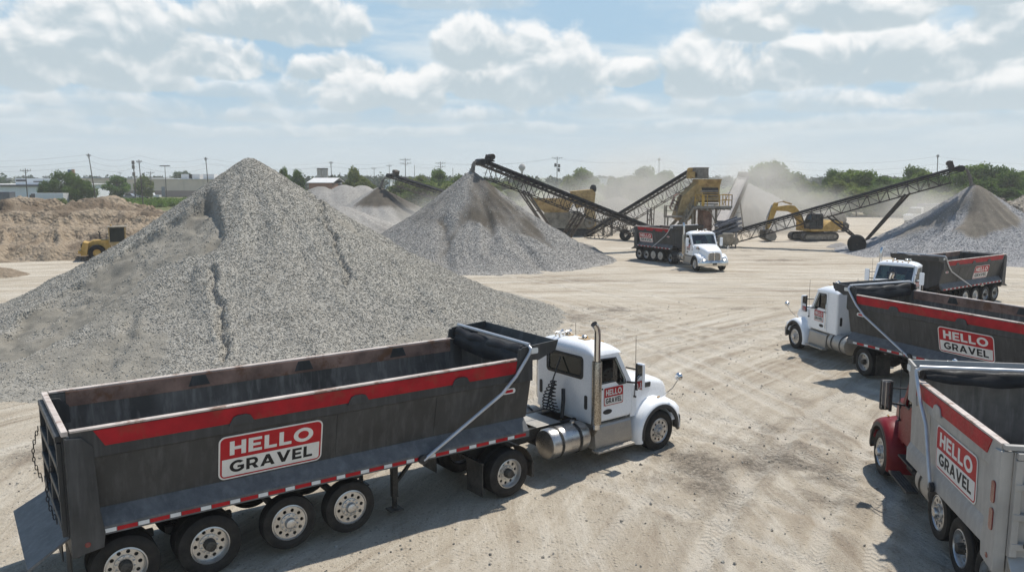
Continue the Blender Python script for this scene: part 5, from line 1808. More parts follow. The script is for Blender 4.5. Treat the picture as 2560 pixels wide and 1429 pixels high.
# cab
cabp = [(-.25, 1.35), (1.40, 1.35), (1.55, 2.0), (1.05, 2.92), (-.15, 2.95)]
mb = MB()
for y in (.38, 1.30):
    for a, b in zip(cabp, cabp[1:] + cabp[:1]): mb.beam((a[0], y, a[1]), (b[0], y, b[1]), .09, .09)
    mb.beam((.55, y, 1.35), (.5, y, 2.93), .09)
mb.box(-.2, 1.1, .35, 1.33, 2.92, 3.0); mb.box(-.2, 1.4, .35, 1.33, 1.35, 1.65)
cb = mb.build('cab', M['plastic'], root, .01)
sh = lambda p: [(.55 + (x - .55) * .96, 2.15 + (z - 2.15) * .96) for x, z in p]
mb = MB().prism(sh(cabp), .42, 1.26, 'y')
mb.build('cab_glass', M['dark_glass'], cb)
# boom, stick, cylinders, bucket
bp = [(.9, 1.55), (2.0, 3.35), (2.55, 3.85), (3.2, 3.95), (5.15, 3.75), (5.25, 3.45), (5.05, 3.35), (3.3, 3.25), (2.75, 3.05), (1.5, 1.35)]
mb = MB().prism(bp, -.33, .07, 'y'); mb.build('boom', M['yellow'], root, .04)
sp_ = [(4.65, 4.15), (5.05, 4.25), (5.55, 3.6), (6.05, 1.35), (5.85, 1.25), (5.55, 1.6), (4.85, 3.3)]
mb = MB().prism(sp_, -.28, .02, 'y'); mb.build('stick', M['yellow'], root, .04)
for y in (-.45, .20):
    mb = MB().cyl((1.3, y, 1.6), (2.1, y, 2.7), .09, 10); mb.cyl((2.1, y, 2.7), (2.6, y, 3.35), .055, 10)
    mb.build('boom_cylinder', M['yellow'], root)
mb = MB().cyl((2.9, -.13, 4.05), (4.0, -.13, 4.35), .10, 10); mb.cyl((4.0, -.13, 4.35), (4.8, -.13, 4.2), .05, 10)
mb.build('stick_cylinder', M['yellow_dusty'], root)
mb = MB().cyl((5.35, -.13, 3.95), (5.95, -.13, 2.6), .085, 10); mb.cyl((5.95, -.13, 2.6), (6.25, -.13, 1.6), .05, 10)
mb.beam((6.25, -.13, 1.6), (6.3, -.13, 1.1), .14, .2)
mb.build('bucket_cylinder', M['alu_dull'], root)
bk = [(6.35, 1.25), (5.75, 1.35), (5.2, 1.0), (5.0, .5), (5.2, .12), (5.75, .05), (6.4, .35)]
mb = MB()
for y in (-.80, .46): mb.prism(bk, y, y + .06, 'y')
mb.loft([[(x, y, z) for x, z in bk] for y in (-.75, .47)], closed=False, cap=False)
for k in range(5): mb.obox((6.5, -.66 + .25 * k, .42), (.28, .09, .06), Matrix.Rotation(R(-25), 3, 'Y'))
mb.build('bucket', M['grey_plant'], root, .02)

# grey loader standing behind the excavator
c = G(2092, 580)
root = empty('wheel_loader', (c.x, c.y + 1.5, 0), R(15), 1.0, 'grey dusty machine body just right of the excavator counterweight', 'loader')
mb = MB().prism([(-1.4, .9), (1.3, .9), (1.5, 1.5), (1.35, 2.05), (.7, 2.5), (-.9, 2.6), (-1.5, 2.1)], -.9, .9, 'y')
mb.prism([(-1.6, .55), (1.8, .55), (1.9, 1.0), (-1.6, 1.0)], -1.0, 1.0, 'y')
mb.build('body', M['grey_plant'], root, .12)
for x in (-.95, 1.05):
    for s in (-1, 1):
        mb = MB().lathe([(.2, -.18), (.55, -.2), (.62, -.12), (.62, .12), (.55, .2), (.2, .18), (.18, .05), (0, .05)], 22, (x, 1.0 * s, .62), 'y')
        mb.build('wheel', M['tyre'], root, smooth=40)

# ---------------------------------------------------------------- yellow wheel loader by the sand
c = G(276, 650)
root = empty('wheel_loader', (c.x, c.y + .6, 0), R(24), .88, 'yellow wheel loader working at the sand bank, partly hidden by the largest pile', 'loader')
mb = MB().prism([(-2.2, .8), (-.2, .8), (-.2, 2.0), (-1.7, 1.95), (-2.15, 1.7)], -.75, .75, 'y')
mb.build('engine_hood', M['yellow'], root, .08)
mb = MB().prism([(-2.75, .55), (-2.2, .55), (-2.05, 1.75), (-2.5, 1.85), (-2.7, 1.2)], -1.1, 1.1, 'y')
mb.box(-2.95, -2.6, -1.2, 1.2, .75, 1.05)
mb.build('counterweight', M['yellow'], root, .05)
mb = MB().box(-2.72, -2.66, -.6, .6, 1.05, 1.65)
for k in range(4): mb.box(-2.75, -2.70, -.6, .6, 1.1 + .14 * k, 1.15 + .14 * k)
mb.build('radiator_grille', M['plastic'], root)
mb = MB()
for x in (-.25, 1.15):
    for y in (-.72, .72): mb.box(x - .05, x + .05, y - .05, y + .05, 1.6, 3.15)
mb.box(-.25, 1.15, -.72, .72, 1.4, 1.75)
cb = mb.build('cab', M['yellow_dusty'], root, .02)
mb = MB().box(-.42, 1.32, -.85, .85, 3.13, 3.24); mb.build('roof', M['tan_steel'], cb, .04)
mb = MB().box(-.21, 1.11, -.69, .69, 1.75, 3.12); mb.build('cab_glass', M['dark_glass'], cb)
mb = MB().lathe([(.08, 0), (.08, .14), (0, .16)], 10, (-.1, .5, 3.24), 'z'); mb.build('beacon', M['amber'], cb)
mb = MB().tube([(-1.1, .35, 1.95), (-1.1, .35, 2.6), (-1.22, .35, 2.75)], .06, 8); mb.build('exhaust_pipe', M['plastic'], root)
mb = MB(); rail(mb, [(-1.9, .7, 1.95), (-.5, .7, 1.98)], .42, .018); rail(mb, [(-1.9, -.7, 1.95), (-.5, -.7, 1.98)], .42, .018)
mb.build('handrail', M['plastic'], root)
mb = MB().prism([(1.1, .7), (2.3, .7), (2.4, 1.3), (1.7, 1.6), (1.1, 1.4)], -.7, .7, 'y')
mb.build('front_frame', M['yellow'], root, .04)
for y in (-.55, .55):
    mb = MB().prism([(1.7, 1.7), (2.2, 1.7), (3.7, .75), (3.55, .45), (2.3, 1.25)], y - .1, y + .1, 'y'); mb.build('lift_arm', M['yellow'], root, .02)
bk = [(3.4, .1), (4.6, .1), (4.55, .16), (3.65, .3), (3.5, .7), (3.65, 1.25), (3.5, 1.3), (3.3, .8)]
mb = MB().prism(bk, -1.35, 1.35, 'y'); mb.build('bucket', M['grey_plant'], root, .01)
for x in (-1.35, 1.75):
    for s in (-1, 1):
        mb = MB().lathe([(.35, -.22), (.62, -.26), (.74, -.2), (.78, -.1), (.78, .1), (.74, .2), (.62, .26), (.35, .22)], 30, (x, 1.0 * s, .78), 'y')
        w_ = mb.build('wheel', M['tyre'], root, smooth=40)
        mb = MB().lathe([(.36, .18 * s), (.3, .1 * s), (.12, .16 * s), (0, .16 * s)], 20, (x, 1.0 * s, .78), 'y'); mb.build('rim', M['yellow'], w_)

# ---------------------------------------------------------------- vegetation
def leaf_mat(name, dark, lite, yellow, through=.45):
    m, g = new_mat(name)
    t = g.attr('tone')
    n = g.noise(g.coord('Object'), .5, 3, .6)
    c = g.mix(g.map(g.m('ADD', t, g.m('MULTIPLY', g.m('SUBTRACT', n, .5), .8)), .1, .9), dark, lite)
    c = g.mix(g.m('MULTIPLY', g.map(n, .56, .72), .5), c, yellow)
    rnd = g.n('ShaderNodeObjectInfo').outputs['Random']
    c = g.mix(g.m('MULTIPLY', rnd, .35), c, yellow)
    d = g.n('ShaderNodeBsdfDiffuse'); g.put(d.inputs[0], c)
    tl = g.n('ShaderNodeBsdfTranslucent'); g.put(tl.inputs[0], c)
    mx = g.n('ShaderNodeMixShader'); mx.inputs[0].default_value = through
    g.nt.links.new(d.outputs[0], mx.inputs[1]); g.nt.links.new(tl.outputs[0], mx.inputs[2])
    o = g.n('ShaderNodeOutputMaterial'); g.nt.links.new(mx.outputs[0], o.inputs[0])
    return m


M['leaf'] = leaf_mat('green_leaves', (.055, .105, .022), (.17, .27, .062), (.25, .28, .07))
M['leaf_dark'] = leaf_mat('dark_leaves', (.042, .085, .022), (.13, .215, .058), (.18, .23, .06))
M['leaf_pale'] = leaf_mat('pale_leaves', (.10, .14, .04), (.22, .27, .09), (.30, .29, .12))
M['leaf_far'] = leaf_mat('far_leaves', (.018, .035, .014), (.05, .085, .03), (.07, .09, .035), .1)
M['bark'] = paint('bark', (.09, .07, .055), .9, var=.35, dust=0)


def leaves(centres, radii, per, size, seed, flat=.8):
    """Leaf-sized faces spread through clumps."""
    r_ = np.random.default_rng(seed); C = []; T = []
    for (c, rr) in zip(centres, radii):
        k = int(per * rr ** 1.5)
        d = r_.normal(size=(k, 3)); d /= np.linalg.norm(d, axis=1, keepdims=True)
        q = np.array(c) + d * rr * (r_.uniform(0, 1, (k, 1)) ** .45) * np.array([1, 1, flat]) * r_.uniform(.75, 1.15, (k, 1))
        C.append(q); T.append(np.full(k, r_.uniform(.15, .85)) + r_.uniform(-.2, .2, k))
    C = np.concatenate(C); T = np.concatenate(T); n = len(C)
    a = r_.normal(size=(n, 3)); a[:, 2] *= .6; a /= np.linalg.norm(a, axis=1, keepdims=True)
    b = np.cross(a, r_.normal(size=(n, 3))); b /= np.linalg.norm(b, axis=1, keepdims=True)
    s = size * r_.uniform(.55, 1.25, (n, 1))
    nrm = np.cross(a, b) * s * .18
    V = np.stack([C - a * s, C - b * s * .55 + nrm, C + a * s, C + b * s * .55 + nrm], 1).reshape(-1, 3)
    F = np.stack([np.arange(n) * 4 + i for i in range(4)], -1)
    return V, F, T


def tree_meshes(h, w, seed, leaf, loose=0.0, size=.30, per=150):
    r_ = np.random.default_rng(seed)
    n = 26
    cs = []; rs = []
    for i in range(n):
        z = h * r_.uniform(.22, .92)
        env = math.sin(PI * min(1, max(0, (z / h - .08) / .98)) ** .8) * .5 * w
        a = r_.uniform(0, 2 * PI); q = env * r_.uniform(.25, 1.0)
        cs.append((q * math.cos(a), q * math.sin(a), z)); rs.append(r_.uniform(.13, .23) * w * (1 - .25 * loose))
    V, F, T = leaves(cs, rs, per * (1 - .35 * loose), size, seed)
    crown = np_mesh('crown', V, F, leaf, False, {'tone': ('FACE', T)})
    mb = MB()
    mb.tube([(0, 0, -.2), (.1, .05, h * .25), (-.05, .1, h * .5), (.05, 0, h * .78)], [h * .026, h * .021, h * .015, h * .006], 8)
    for i in range(9):
        c = cs[i * 2]; z0 = min(c[2] * .7, h * .6)
        mb.tube([(0, 0, z0), (c[0] * .5, c[1] * .5, (z0 + c[2]) / 2 + .1), c], [h * .011, h * .008, h * .003], 5)
    return crown, mb.mesh('trunk', M['bark'], smooth=60)


TREES = [tree_meshes(9.5, 9, 1, M['leaf']), tree_meshes(8.5, 10, 2, M['leaf_dark']), tree_meshes(7.5, 8.5, 3, M['leaf_pale'], .5),
         tree_meshes(8.0, 9, 4, M['leaf'], .3), tree_meshes(6.0, 8, 5, M['leaf_dark']), tree_meshes(4.5, 7.5, 6, M['leaf_pale'])]
TH = [9.5, 8.5, 7.5, 8.0, 6.0, 4.5]
TW = [9, 10, 8.5, 9, 8, 7.5]


def tree(px, ptop, Y, kind, label, group, wpx=None):
    w = W(px, ptop, Y)
    s = max(1.5, w.z) / TH[kind] / 1.02
    root = empty('tree', (w.x, Y, 0), random.uniform(0, 6), 1, label, 'tree', group)
    sx = s if wpx is None else (wpx / F_PX * Y) / TW[kind]
    root.scale = (sx, sx, s)
    cr, tk = TREES[kind]
    put('crown', cr, root); put('trunk', tk, root)
    return root


GR = 'trees lining the far right of the yard'
REPL = 'one of the many green trees crowding the far right edge of the yard'
for (px, pt, Y, k, wp, lab) in (
        (1921, 398, 172, 0, 110, 'tallest round green tree just right of the hazy cone, standing above its neighbours'),
        (1985, 432, 176, 3, 90, None), (1868, 446, 185, 3, 80, None), (2020, 452, 168, 2, 85, None), (2082, 425, 178, 1, 60, 'dark small-crowned tree in a gap of the right-hand tree line'),
        (2060, 462, 160, 4, 100, None), (2135, 420, 172, 0, 100, None), (2175, 428, 166, 3, 90, None), (2110, 452, 156, 2, 100, None), (2215, 436, 160, 0, 90, None),
        (2250, 446, 152, 3, 90, None), (2195, 462, 150, 4, 110, None), (2285, 418, 174, 1, 90, None), (2320, 424, 168, 0, 95, None), (2350, 440, 152, 1, 100, None),
        (2300, 470, 146, 4, 110, None), (2400, 418, 164, 3, 100, None), (2440, 404, 160, 0, 110, 'tall green tree right behind the head of the right-hand conveyor'),
        (2490, 416, 156, 1, 110, None), (2530, 428, 150, 1, 100, None), (2575, 424, 152, 0, 110, 'dark green tree cut by the right edge of the picture'), (2460, 448, 146, 4, 120, None), (2520, 470, 143, 4, 110, None), (2400, 470, 146, 2, 110, None),
        (2145, 476, 146, 5, 120, None), (2230, 482, 144, 5, 130, None), (1960, 478, 160, 5, 110, None), (2045, 486, 150, 5, 110, None), (2350, 486, 142, 5, 110, None), (1900, 470, 165, 2, 90, None)):
    tree(px, pt, Y, k, lab or REPL, GR, wp)
GM = 'hazy trees behind the crushing plant'
for (px, pt, Y, k, wp, lab) in ((1455, 422, 210, 3, 90, 'rounded hazy tree above the yellow crusher, left of the pole with transformers'), (1425, 440, 205, 2, 60, None), (1620, 418, 215, 3, 90, 'hazy rounded tree just left of the plant\'s top box'), (1590, 440, 210, 2, 70, None), (1670, 428, 220, 3, 80, None),
                                (1540, 442, 225, 4, 70, None), (1090, 424, 205, 3, 70, 'round tree standing over the end of the far left conveyor'), (1040, 440, 210, 2, 80, None), (1150, 438, 215, 2, 80, None), (1000, 452, 195, 2, 90, None), (1060, 462, 180, 5, 110, None), (1130, 462, 185, 5, 110, None),
                                (1200, 444, 230, 4, 70, None), (1310, 440, 235, 4, 70, None), (1250, 455, 215, 2, 90, None)):
    tree(px, pt, Y, k, lab or 'one of the hazy pale trees behind the stone heaps and conveyors', GM, wp)
for (px, pt, Y, k, wp, lab) in ((888, 420, 185, 2, 62, 'pale yellow-green loose tree right of the low brick building'), (915, 446, 180, 2, 60, 'small pale bush-like tree beside the yellow-green loose tree'), (742, 426, 190, 1, 44, 'dark tree just right of the largest pile\'s peak'),
                                (710, 420, 200, 3, 34, 'thin leafy tree touching the right slope of the largest pile'), (160, 430, 196, 1, 96, 'big dark green tree between the white warehouse and the first tall pole'), (205, 448, 192, 4, 60, 'lower dark tree leaning against the right of the big dark tree'),
                                (120, 452, 198, 1, 60, 'dark tree in front of the white warehouse end'), (290, 440, 240, 3, 62, 'rounded green tree in front of the tan warehouse, left of the double pole'), (362, 441, 250, 2, 62, 'yellowish small tree in front of the tan warehouse, right of the double pole'),
                                (455, 428, 420, 4, 55, 'dark tree rising behind the tan warehouse roof'), (60, 500, 172, 5, 50, 'low green bush at the left edge beside the sand bank'), (30, 508, 168, 5, 50, 'low green bush at the picture\'s left edge'), (150, 498, 180, 5, 40, 'low green bush beside the white box trailer')):
    tree(px, pt, Y, k, lab, 'trees near the warehouses', wp)

# far woods along the horizon, read as one mass
r_ = np.random.default_rng(3)
cs = []; rs = []
for i in range(620):
    az = r_.uniform(-.80, .80); d = r_.uniform(420, 900)
    h_ = r_.uniform(3.0, 7.0) + 3 * max(0, vnoise(np.array([az * 9]), np.array([1.0]), 4)[0])
    cs.append((d * az, d, h_ * .62)); rs.append(r_.uniform(3.5, 6.5))
V, F, T = leaves(cs, rs, 8.0, 1.5, 4, .8)
o = put('far_woods', np_mesh('far_woods', V, F, M['leaf_far'], False, {'tone': ('FACE', T)}))
tag(o, 'dark band of far-off woods along the horizon', 'woods', kind='stuff')

# weeds and verge growth
def weeds(name, spots, per, label, mat, size=.28, seed=8):
    cs = []; rs = []; q = np.random.default_rng(seed)
    for (px, py, rx, ry, hh, k) in spots:
        c = G(px, py)
        for i in range(k):
            a = q.uniform(0, 2 * PI); t = math.sqrt(q.uniform(0, 1))
            r0 = hh * q.uniform(.35, .75)
            cs.append((c.x + rx * t * math.cos(a), c.y + ry * t * math.sin(a), r0 * .6)); rs.append(r0)
    V, F, T = leaves(cs, rs, per, size, seed, .85)
    o = put(name, np_mesh(name, V, F, mat, False, {'tone': ('FACE', T)}))
    tag(o, label, 'weeds', kind='stuff')


weeds('weeds', [(410, 512, 11, 22, 1.7, 260), (330, 508, 10, 18, 1.4, 160), (120, 518, 10, 16, 1.6, 160), (200, 512, 10, 16, 1.5, 150), (30, 522, 9, 14, 1.8, 140), (-30, 530, 6, 8, 1.6, 60)], 60,
      'tall green weeds growing behind the sand bank', M['leaf'])
weeds('scrub', [(1700, 520, 30, 6, 1.3, 70), (1300, 520, 25, 6, 1.4, 70), (2150, 512, 30, 5, 1.5, 110), (2300, 520, 16, 5, 1.5, 60), (1990, 512, 16, 5, 1.4, 60), (2480, 520, 20, 5, 1.6, 60)], 40,
      'dry yellowish scrub along the far edge of the yard', M['leaf_pale'], .3, 12)

# ---------------------------------------------------------------- buildings
def wall_mat(name, col, rib=.6, band=None):
    m, g = new_mat(name)
    co = g.coord('Object'); x, y, z = g.sep(co)
    n = g.noise(co, .3, 5, .6)
    rb = g.m('PINGPONG', g.m('ADD', x, y), rib / 2)
    c = g.mix(g.map(n, .3, .7), tuple(q * .86 for q in col), col)
    c = g.mix(g.map(rb, 0, rib * .06, .25, 0), c, tuple(q * .5 for q in col))
    if band: c = g.mix(g.map(z, band[0], band[0] + .01, 1, 0), c, band[1])
    g.bsdf(Base_Color=c, Roughness=.75)
    return m


M['white_wall'] = wall_mat('white_metal_cladding', (.80, .82, .84), 1.2)
M['tan_wall'] = wall_mat('tan_concrete_panels', (.74, .60, .48), 7.0, (2.2, (.34, .24, .20)))
M['brick_wall'] = wall_mat('brick_wall', (.30, .17, .12), .9)
M['roof_grey'] = wall_mat('grey_roof_sheet', (.42, .43, .45), 1.5)
M['roof_white'] = paint('white_roof', (.60, .59, .57), .6, var=.08, dust=0)
M['concrete'] = paint('pale_concrete', (.40, .36, .33), .85, var=.15, dust=0)
M['blue_sign'] = paint('blue_sign', (.03, .09, .22), .5, var=.1, dust=0)
M['brown'] = paint('brown_cladding', (.30, .18, .11), .7, var=.15, dust=0)
M['car_white'] = paint('white_car_paint', (.72, .72, .72), .3, var=.05, dust=0, coat=.4)
M['car_grey'] = paint('grey_car_paint', (.20, .21, .23), .3, var=.08, dust=0, coat=.4)
M['car_dark'] = paint('dark_car_paint', (.03, .035, .05), .3, var=.08, dust=0, coat=.4)
M['car_red'] = paint('maroon_car_paint', (.20, .03, .03), .3, var=.08, dust=0, coat=.4)


def building(name, px0, px1, ptop, Y, depth, wallm, roofm, label, cat='building', rz=0, roof_over=.4, doors=(), windows=(), pitched=0, zmin=None):
    a = W(px0, ptop, Y); b = W(px1, ptop, Y)
    h = a.z if zmin is None else max(a.z, zmin)
    w = b.x - a.x
    root = empty(name, ((a.x + b.x) / 2, Y, 0), rz, 1, label, cat)
    hw = w / 2
    mb = MB().box(-hw, hw, 0, depth, 0, h); wl = mb.build('wall', wallm, root)
    mb = MB()
    if pitched:
        mb.prism([(-.4, h), (depth / 2, h + pitched), (depth + .4, h), (depth + .4, h + .15), (depth / 2, h + pitched + .15), (-.4, h + .15)], -hw - .4, hw + .4, 'x')
    else:
        mb.box(-hw - roof_over, hw + roof_over, -roof_over, depth + roof_over, h, h + .28)
    rf = mb.build('roof', roofm, root)
    for (f0, f1, z0, z1) in doors:
        x0, x1 = -hw + w * f0, -hw + w * f1
        mb = MB().box(x0, x1, -.05, .02, z0, z1)
        for k in range(1, 4): mb.box(x0, x1, -.07, -.05, z0 + (z1 - z0) * k / 4 - .02, z0 + (z1 - z0) * k / 4 + .02)
        mb.build('door', M['car_grey'], root)
    for (f0, f1, z0, z1) in windows:
        x0, x1 = -hw + w * f0, -hw + w * f1
        mb = MB().box(x0 - .08, x1 + .08, -.06, .02, z0 - .08, z1 + .08)
        fr = mb.build('window', M['roof_white'], root)
        MB().box(x0, x1, -.09, -.06, z0, z1).build('pane', M['dark_glass'], fr)
    return root, rf, hw, h


b_, rf, hw, h = building('warehouse', -160, 104, 464, 220, 40, M['white_wall'], M['roof_white'], 'long low white metal warehouse at the left edge with a raised roof block', 'warehouse',
                         doors=((.10, .16, 0, 3.2), (.45, .51, 0, 3.2)), windows=((.60, .70, 1.2, 2.2), (.88, .91, 1.0, 2.2), (.945, .975, 1.0, 2.2)))
mb = MB().box(hw - 9.5, hw + .1, 4, 14, h + .28, h + 1.9); mb.build('roof_block', M['white_wall'], b_)
mb = MB().box(hw - 9.3, hw - 6.5, 3.9, 4, h + 1.1, h + 1.6); mb.box(hw - 4.5, hw - 2, 3.9, 4, h + .9, h + 1.2); mb.build('louvre', M['plastic'], b_)
mb = MB().box(-hw - .6, hw + .6, -.6, -.4, h - .25, h + .3); mb.build('roof_edge', M['car_dark'], rf)
mb = MB().box(-hw, hw, -.06, -.02, 0, .9); mb.build('plinth', M['slate'], b_)
b_, rf, hw, h = building('warehouse', 318, 600, 449, 290, 60, M['tan_wall'], M['roof_white'], 'long tan warehouse with a brown lower band behind the small trees at the left', 'warehouse',
                         doors=((.05, .07, 0, 2.4), (.30, .33, 0, 3.6)), windows=((.10, .13, 3.2, 4.2),), roof_over=.3)
mb = MB()
for f_ in (.40, .47, .60): mb.box(-hw + 2 * hw * f_, -hw + 2 * hw * f_ + 4, 8, 12, h + .28, h + 2.0)
mb.build('roof_unit', M['roof_white'], rf)
building('warehouse', 195, 330, 446, 330, 40, M['tan_wall'], M['roof_grey'], 'low pinkish building beyond the trees, left of the double pole', 'warehouse', windows=((.3, .4, 1, 2.5), (.6, .7, 1, 2.5)), doors=((.1, .14, 0, 2.5),))
building('office_building', 772, 829, 458, 175, 12, M['brick_wall'], M['roof_white'], 'low brick building with a white and grey roof beyond the gravel ridge', 'building', pitched=1.0, windows=((.1, .2, 1.4, 2.6), (.4, .5, 1.4, 2.6)), doors=((.72, .82, 0, 2.2),))
building('shed', 830, 848, 460, 182, 6, M['roof_grey'], M['roof_grey'], 'small grey shed beside the low brick building', 'shed', doors=((.3, .6, 0, 2.2),))
building('distant_shed', 1500, 1552, 446, 420, 20, M['white_wall'], M['roof_white'], 'long white-roofed shed far off in the haze above the crusher', 'shed', doors=((.3, .4, 0, 3),), windows=((.6, .7, 1.5, 2.5),))
building('distant_shed', 930, 975, 450, 480, 20, M['white_wall'], M['roof_white'], 'low white shed far off left of the far conveyor head', 'shed', doors=((.3, .4, 0, 3),), windows=((.6, .7, 1.5, 2.5),))
building('distant_building', 2490, 2600, 432, 330, 30, M['tan_wall'], M['roof_grey'], 'long brownish building showing above the trees at the right edge', 'building', doors=((.3, .34, 0, 3),), windows=((.6, .65, 2, 3),))
# twin pale stacks
for px, lab in ((799, 'left one of two squat pale chimneys beyond the brick building'), (813, 'right one of two squat pale chimneys beyond the brick building')):
    c = W(px, 421, 380)
    root = empty('chimney', (c.x, 380, 0), 0, 1, lab, 'chimney', 'twin pale chimneys')
    MB().lathe([(1.3, 0), (1.25, c.z * .9), (1.3, c.z * .9), (1.3, c.z)], 20, (0, 0, 0), 'z').build('shaft', M['concrete'], root, smooth=50)
    MB().lathe([(1.35, c.z - .4), (1.35, c.z + .1), (1.0, c.z + .1), (1.0, c.z - .4)], 20, (0, 0, 0), 'z').build('rim', M['plastic'], root, smooth=50)
# roadside sign pylon
c = W(178, 424, 300)
root = empty('sign_pylon', (c.x, 300, 0), 0, 1, 'blue and brown roadside sign tower above the big dark tree', 'sign')
MB().box(-1.2, .2, -.3, .3, c.z - 3, c.z).build('blue_panel', M['blue_sign'], root, .05)
MB().box(.3, 1.1, -.4, .4, 0, c.z + .1).build('tower', M['brown'], root, .05)

# ---------------------------------------------------------------- parked vehicles by the road
def car_mesh(kind):
    mb = MB(); L_, w, h_ = (4.6, .9, 1.45) if kind == 'car' else (5.5, .98, 1.85)
    a = L_ / 2
    if kind == 'car': prof = [(-a, .35), (a, .35), (a, .72), (a - .9, .92), (a - 1.75, h_), (-a + 1.0, h_), (-a + .25, .95), (-a, .85)]
    else: prof = [(-a, .45), (a, .45), (a, 1.0), (a - 1.1, 1.12), (a - 1.8, h_), (-a + 2.2, h_), (-a + 2.0, 1.15), (-a, 1.15)]
    mb.prism(prof, -w, w, 'y')
    return mb, a, w, h_


CARB = {}
for kind in ('car', 'pickup'):
    mb, a, w, h_ = car_mesh(kind); CARB[kind] = (mb, a, w, h_)
wheel_small = MB().lathe([(.1, .1), (.2, .1), (.32, .09), (.33, .0), (.32, -.09), (.1, -.1), (0, .1)], 18).mesh('wheel', M['tyre'], 40)


def parked(px, py, Y, kind, mt, rz, label):
    c = W(px, py, Y)
    root = empty('parked_car', (c.x, Y, 0), R(rz), 1, label, 'car', 'vehicles parked by the warehouses')
    mb, a, w, h_ = CARB[kind]
    mb.build('body', M[mt], root, .06)
    g_ = MB()
    if kind == 'car': g_.prism([(a - 1.0, .95), (a - 1.72, h_ - .06), (-a + 1.02, h_ - .06), (-a + .4, .98)], -w - .006, w + .006, 'y')
    else: g_.prism([(a - 1.2, 1.17), (a - 1.78, h_ - .08), (-a + 2.25, h_ - .08), (-a + 2.1, 1.2)], -w - .006, w + .006, 'y')
    g_.build('window', M['dark_glass'], root)
    for x in (-a + .9, a - .95):
        for s in (-1, 1): put('wheel', wheel_small, root, (x, w * .9 * s, .33))


for i, (px, Y, kind, mt, rz, lab) in enumerate((
        (262, 262, 'car', 'car_white', 5, 'white car left of the tall leaning pole, in the lot before the warehouses'), (283, 258, 'pickup', 'car_white', 175, 'white pickup in the lot, nearest the double pole on its left'),
        (302, 262, 'car', 'car_grey', 8, 'grey car between the white pickup and the double pole'), (322, 258, 'pickup', 'car_grey', 0, 'grey pickup directly left of the double pole'),
        (338, 262, 'car', 'car_dark', 4, 'dark car right behind the double pole'), (380, 268, 'pickup', 'car_white', 182, 'white pickup under the yellowish small tree'), (240, 268, 'car', 'car_red', 0, 'maroon car beside the first tall pole'))):
    parked(px, 490, Y, kind, mt, rz, lab)
# box trailers behind the sand bank
for px0, px1, Y, lab in ((78, 158, 188, 'white box trailer behind the sand bank, beside the big dark tree'), (-10, 24, 205, 'dark blue-ended box trailer at the left edge by the warehouse')):
    a_ = W(px0, 490, Y); b2 = W(px1, 490, Y); w = b2.x - a_.x
    root = empty('box_trailer', ((a_.x + b2.x) / 2, Y, 0), 0, 1, lab, 'trailer')
    MB().box(-w / 2, w / 2, 0, 2.5, 1.0, 3.3).build('body', M['car_white' if px0 > 0 else 'slate'], root, .04)
    MB().box(-w / 2 - .03, -w / 2 + .9, -.03, 2.53, 1.05, 3.2).build('end_panel', M['car_dark'], root, .02)
    for x in (-w / 2 + 1, -w / 2 + 2, w / 2 - 1.2):
        put('wheel', wheel_small, root, (x, .1, .5), (0, 0, 0), (1.5, 1.5, 1.5))
        put('wheel', wheel_small, root, (x, 2.3, .5), (0, 0, 0), (1.5, 1.5, 1.5))
    MB().box(-w / 2, w / 2, .6, 1.9, .75, 1.0).build('chassis', M['plastic'], root)
# white-cab truck behind the right-hand pile
c = W(2305, 535, 116)
root = empty('parked_truck', (c.x + 2, 116, 0), R(182), 1, 'white-cabbed truck with a long dark body parked behind the bluish pile', 'truck', None)
MB().prism([(2.4, .8), (4.2, .8), (4.25, 1.6), (3.6, 1.8), (3.3, 2.7), (2.4, 2.75)], -1.1, 1.1, 'y').build('cab', M['car_white'], root, .08)
MB().prism([(3.38, 2.6), (3.66, 1.85), (2.8, 1.85), (2.8, 2.6)], -1.11, 1.11, 'y').build('window', M['dark_glass'], root)
MB().box(-7, 2.2, -1.2, 1.2, 1.1, 3.1).build('body', M['slate'], root, .04)
MB().box(-7.1, 2.25, -1.23, 1.23, 3.1, 3.22).build('top_rail', M['slate'], root)
for x in (-5.5, -4.3, 1.0, 3.5):
    for s in (-1, 1): put('wheel', wheel_small, root, (x, 1.05 * s, .5), (0, 0, 0), (1.5, 1.5, 1.5))

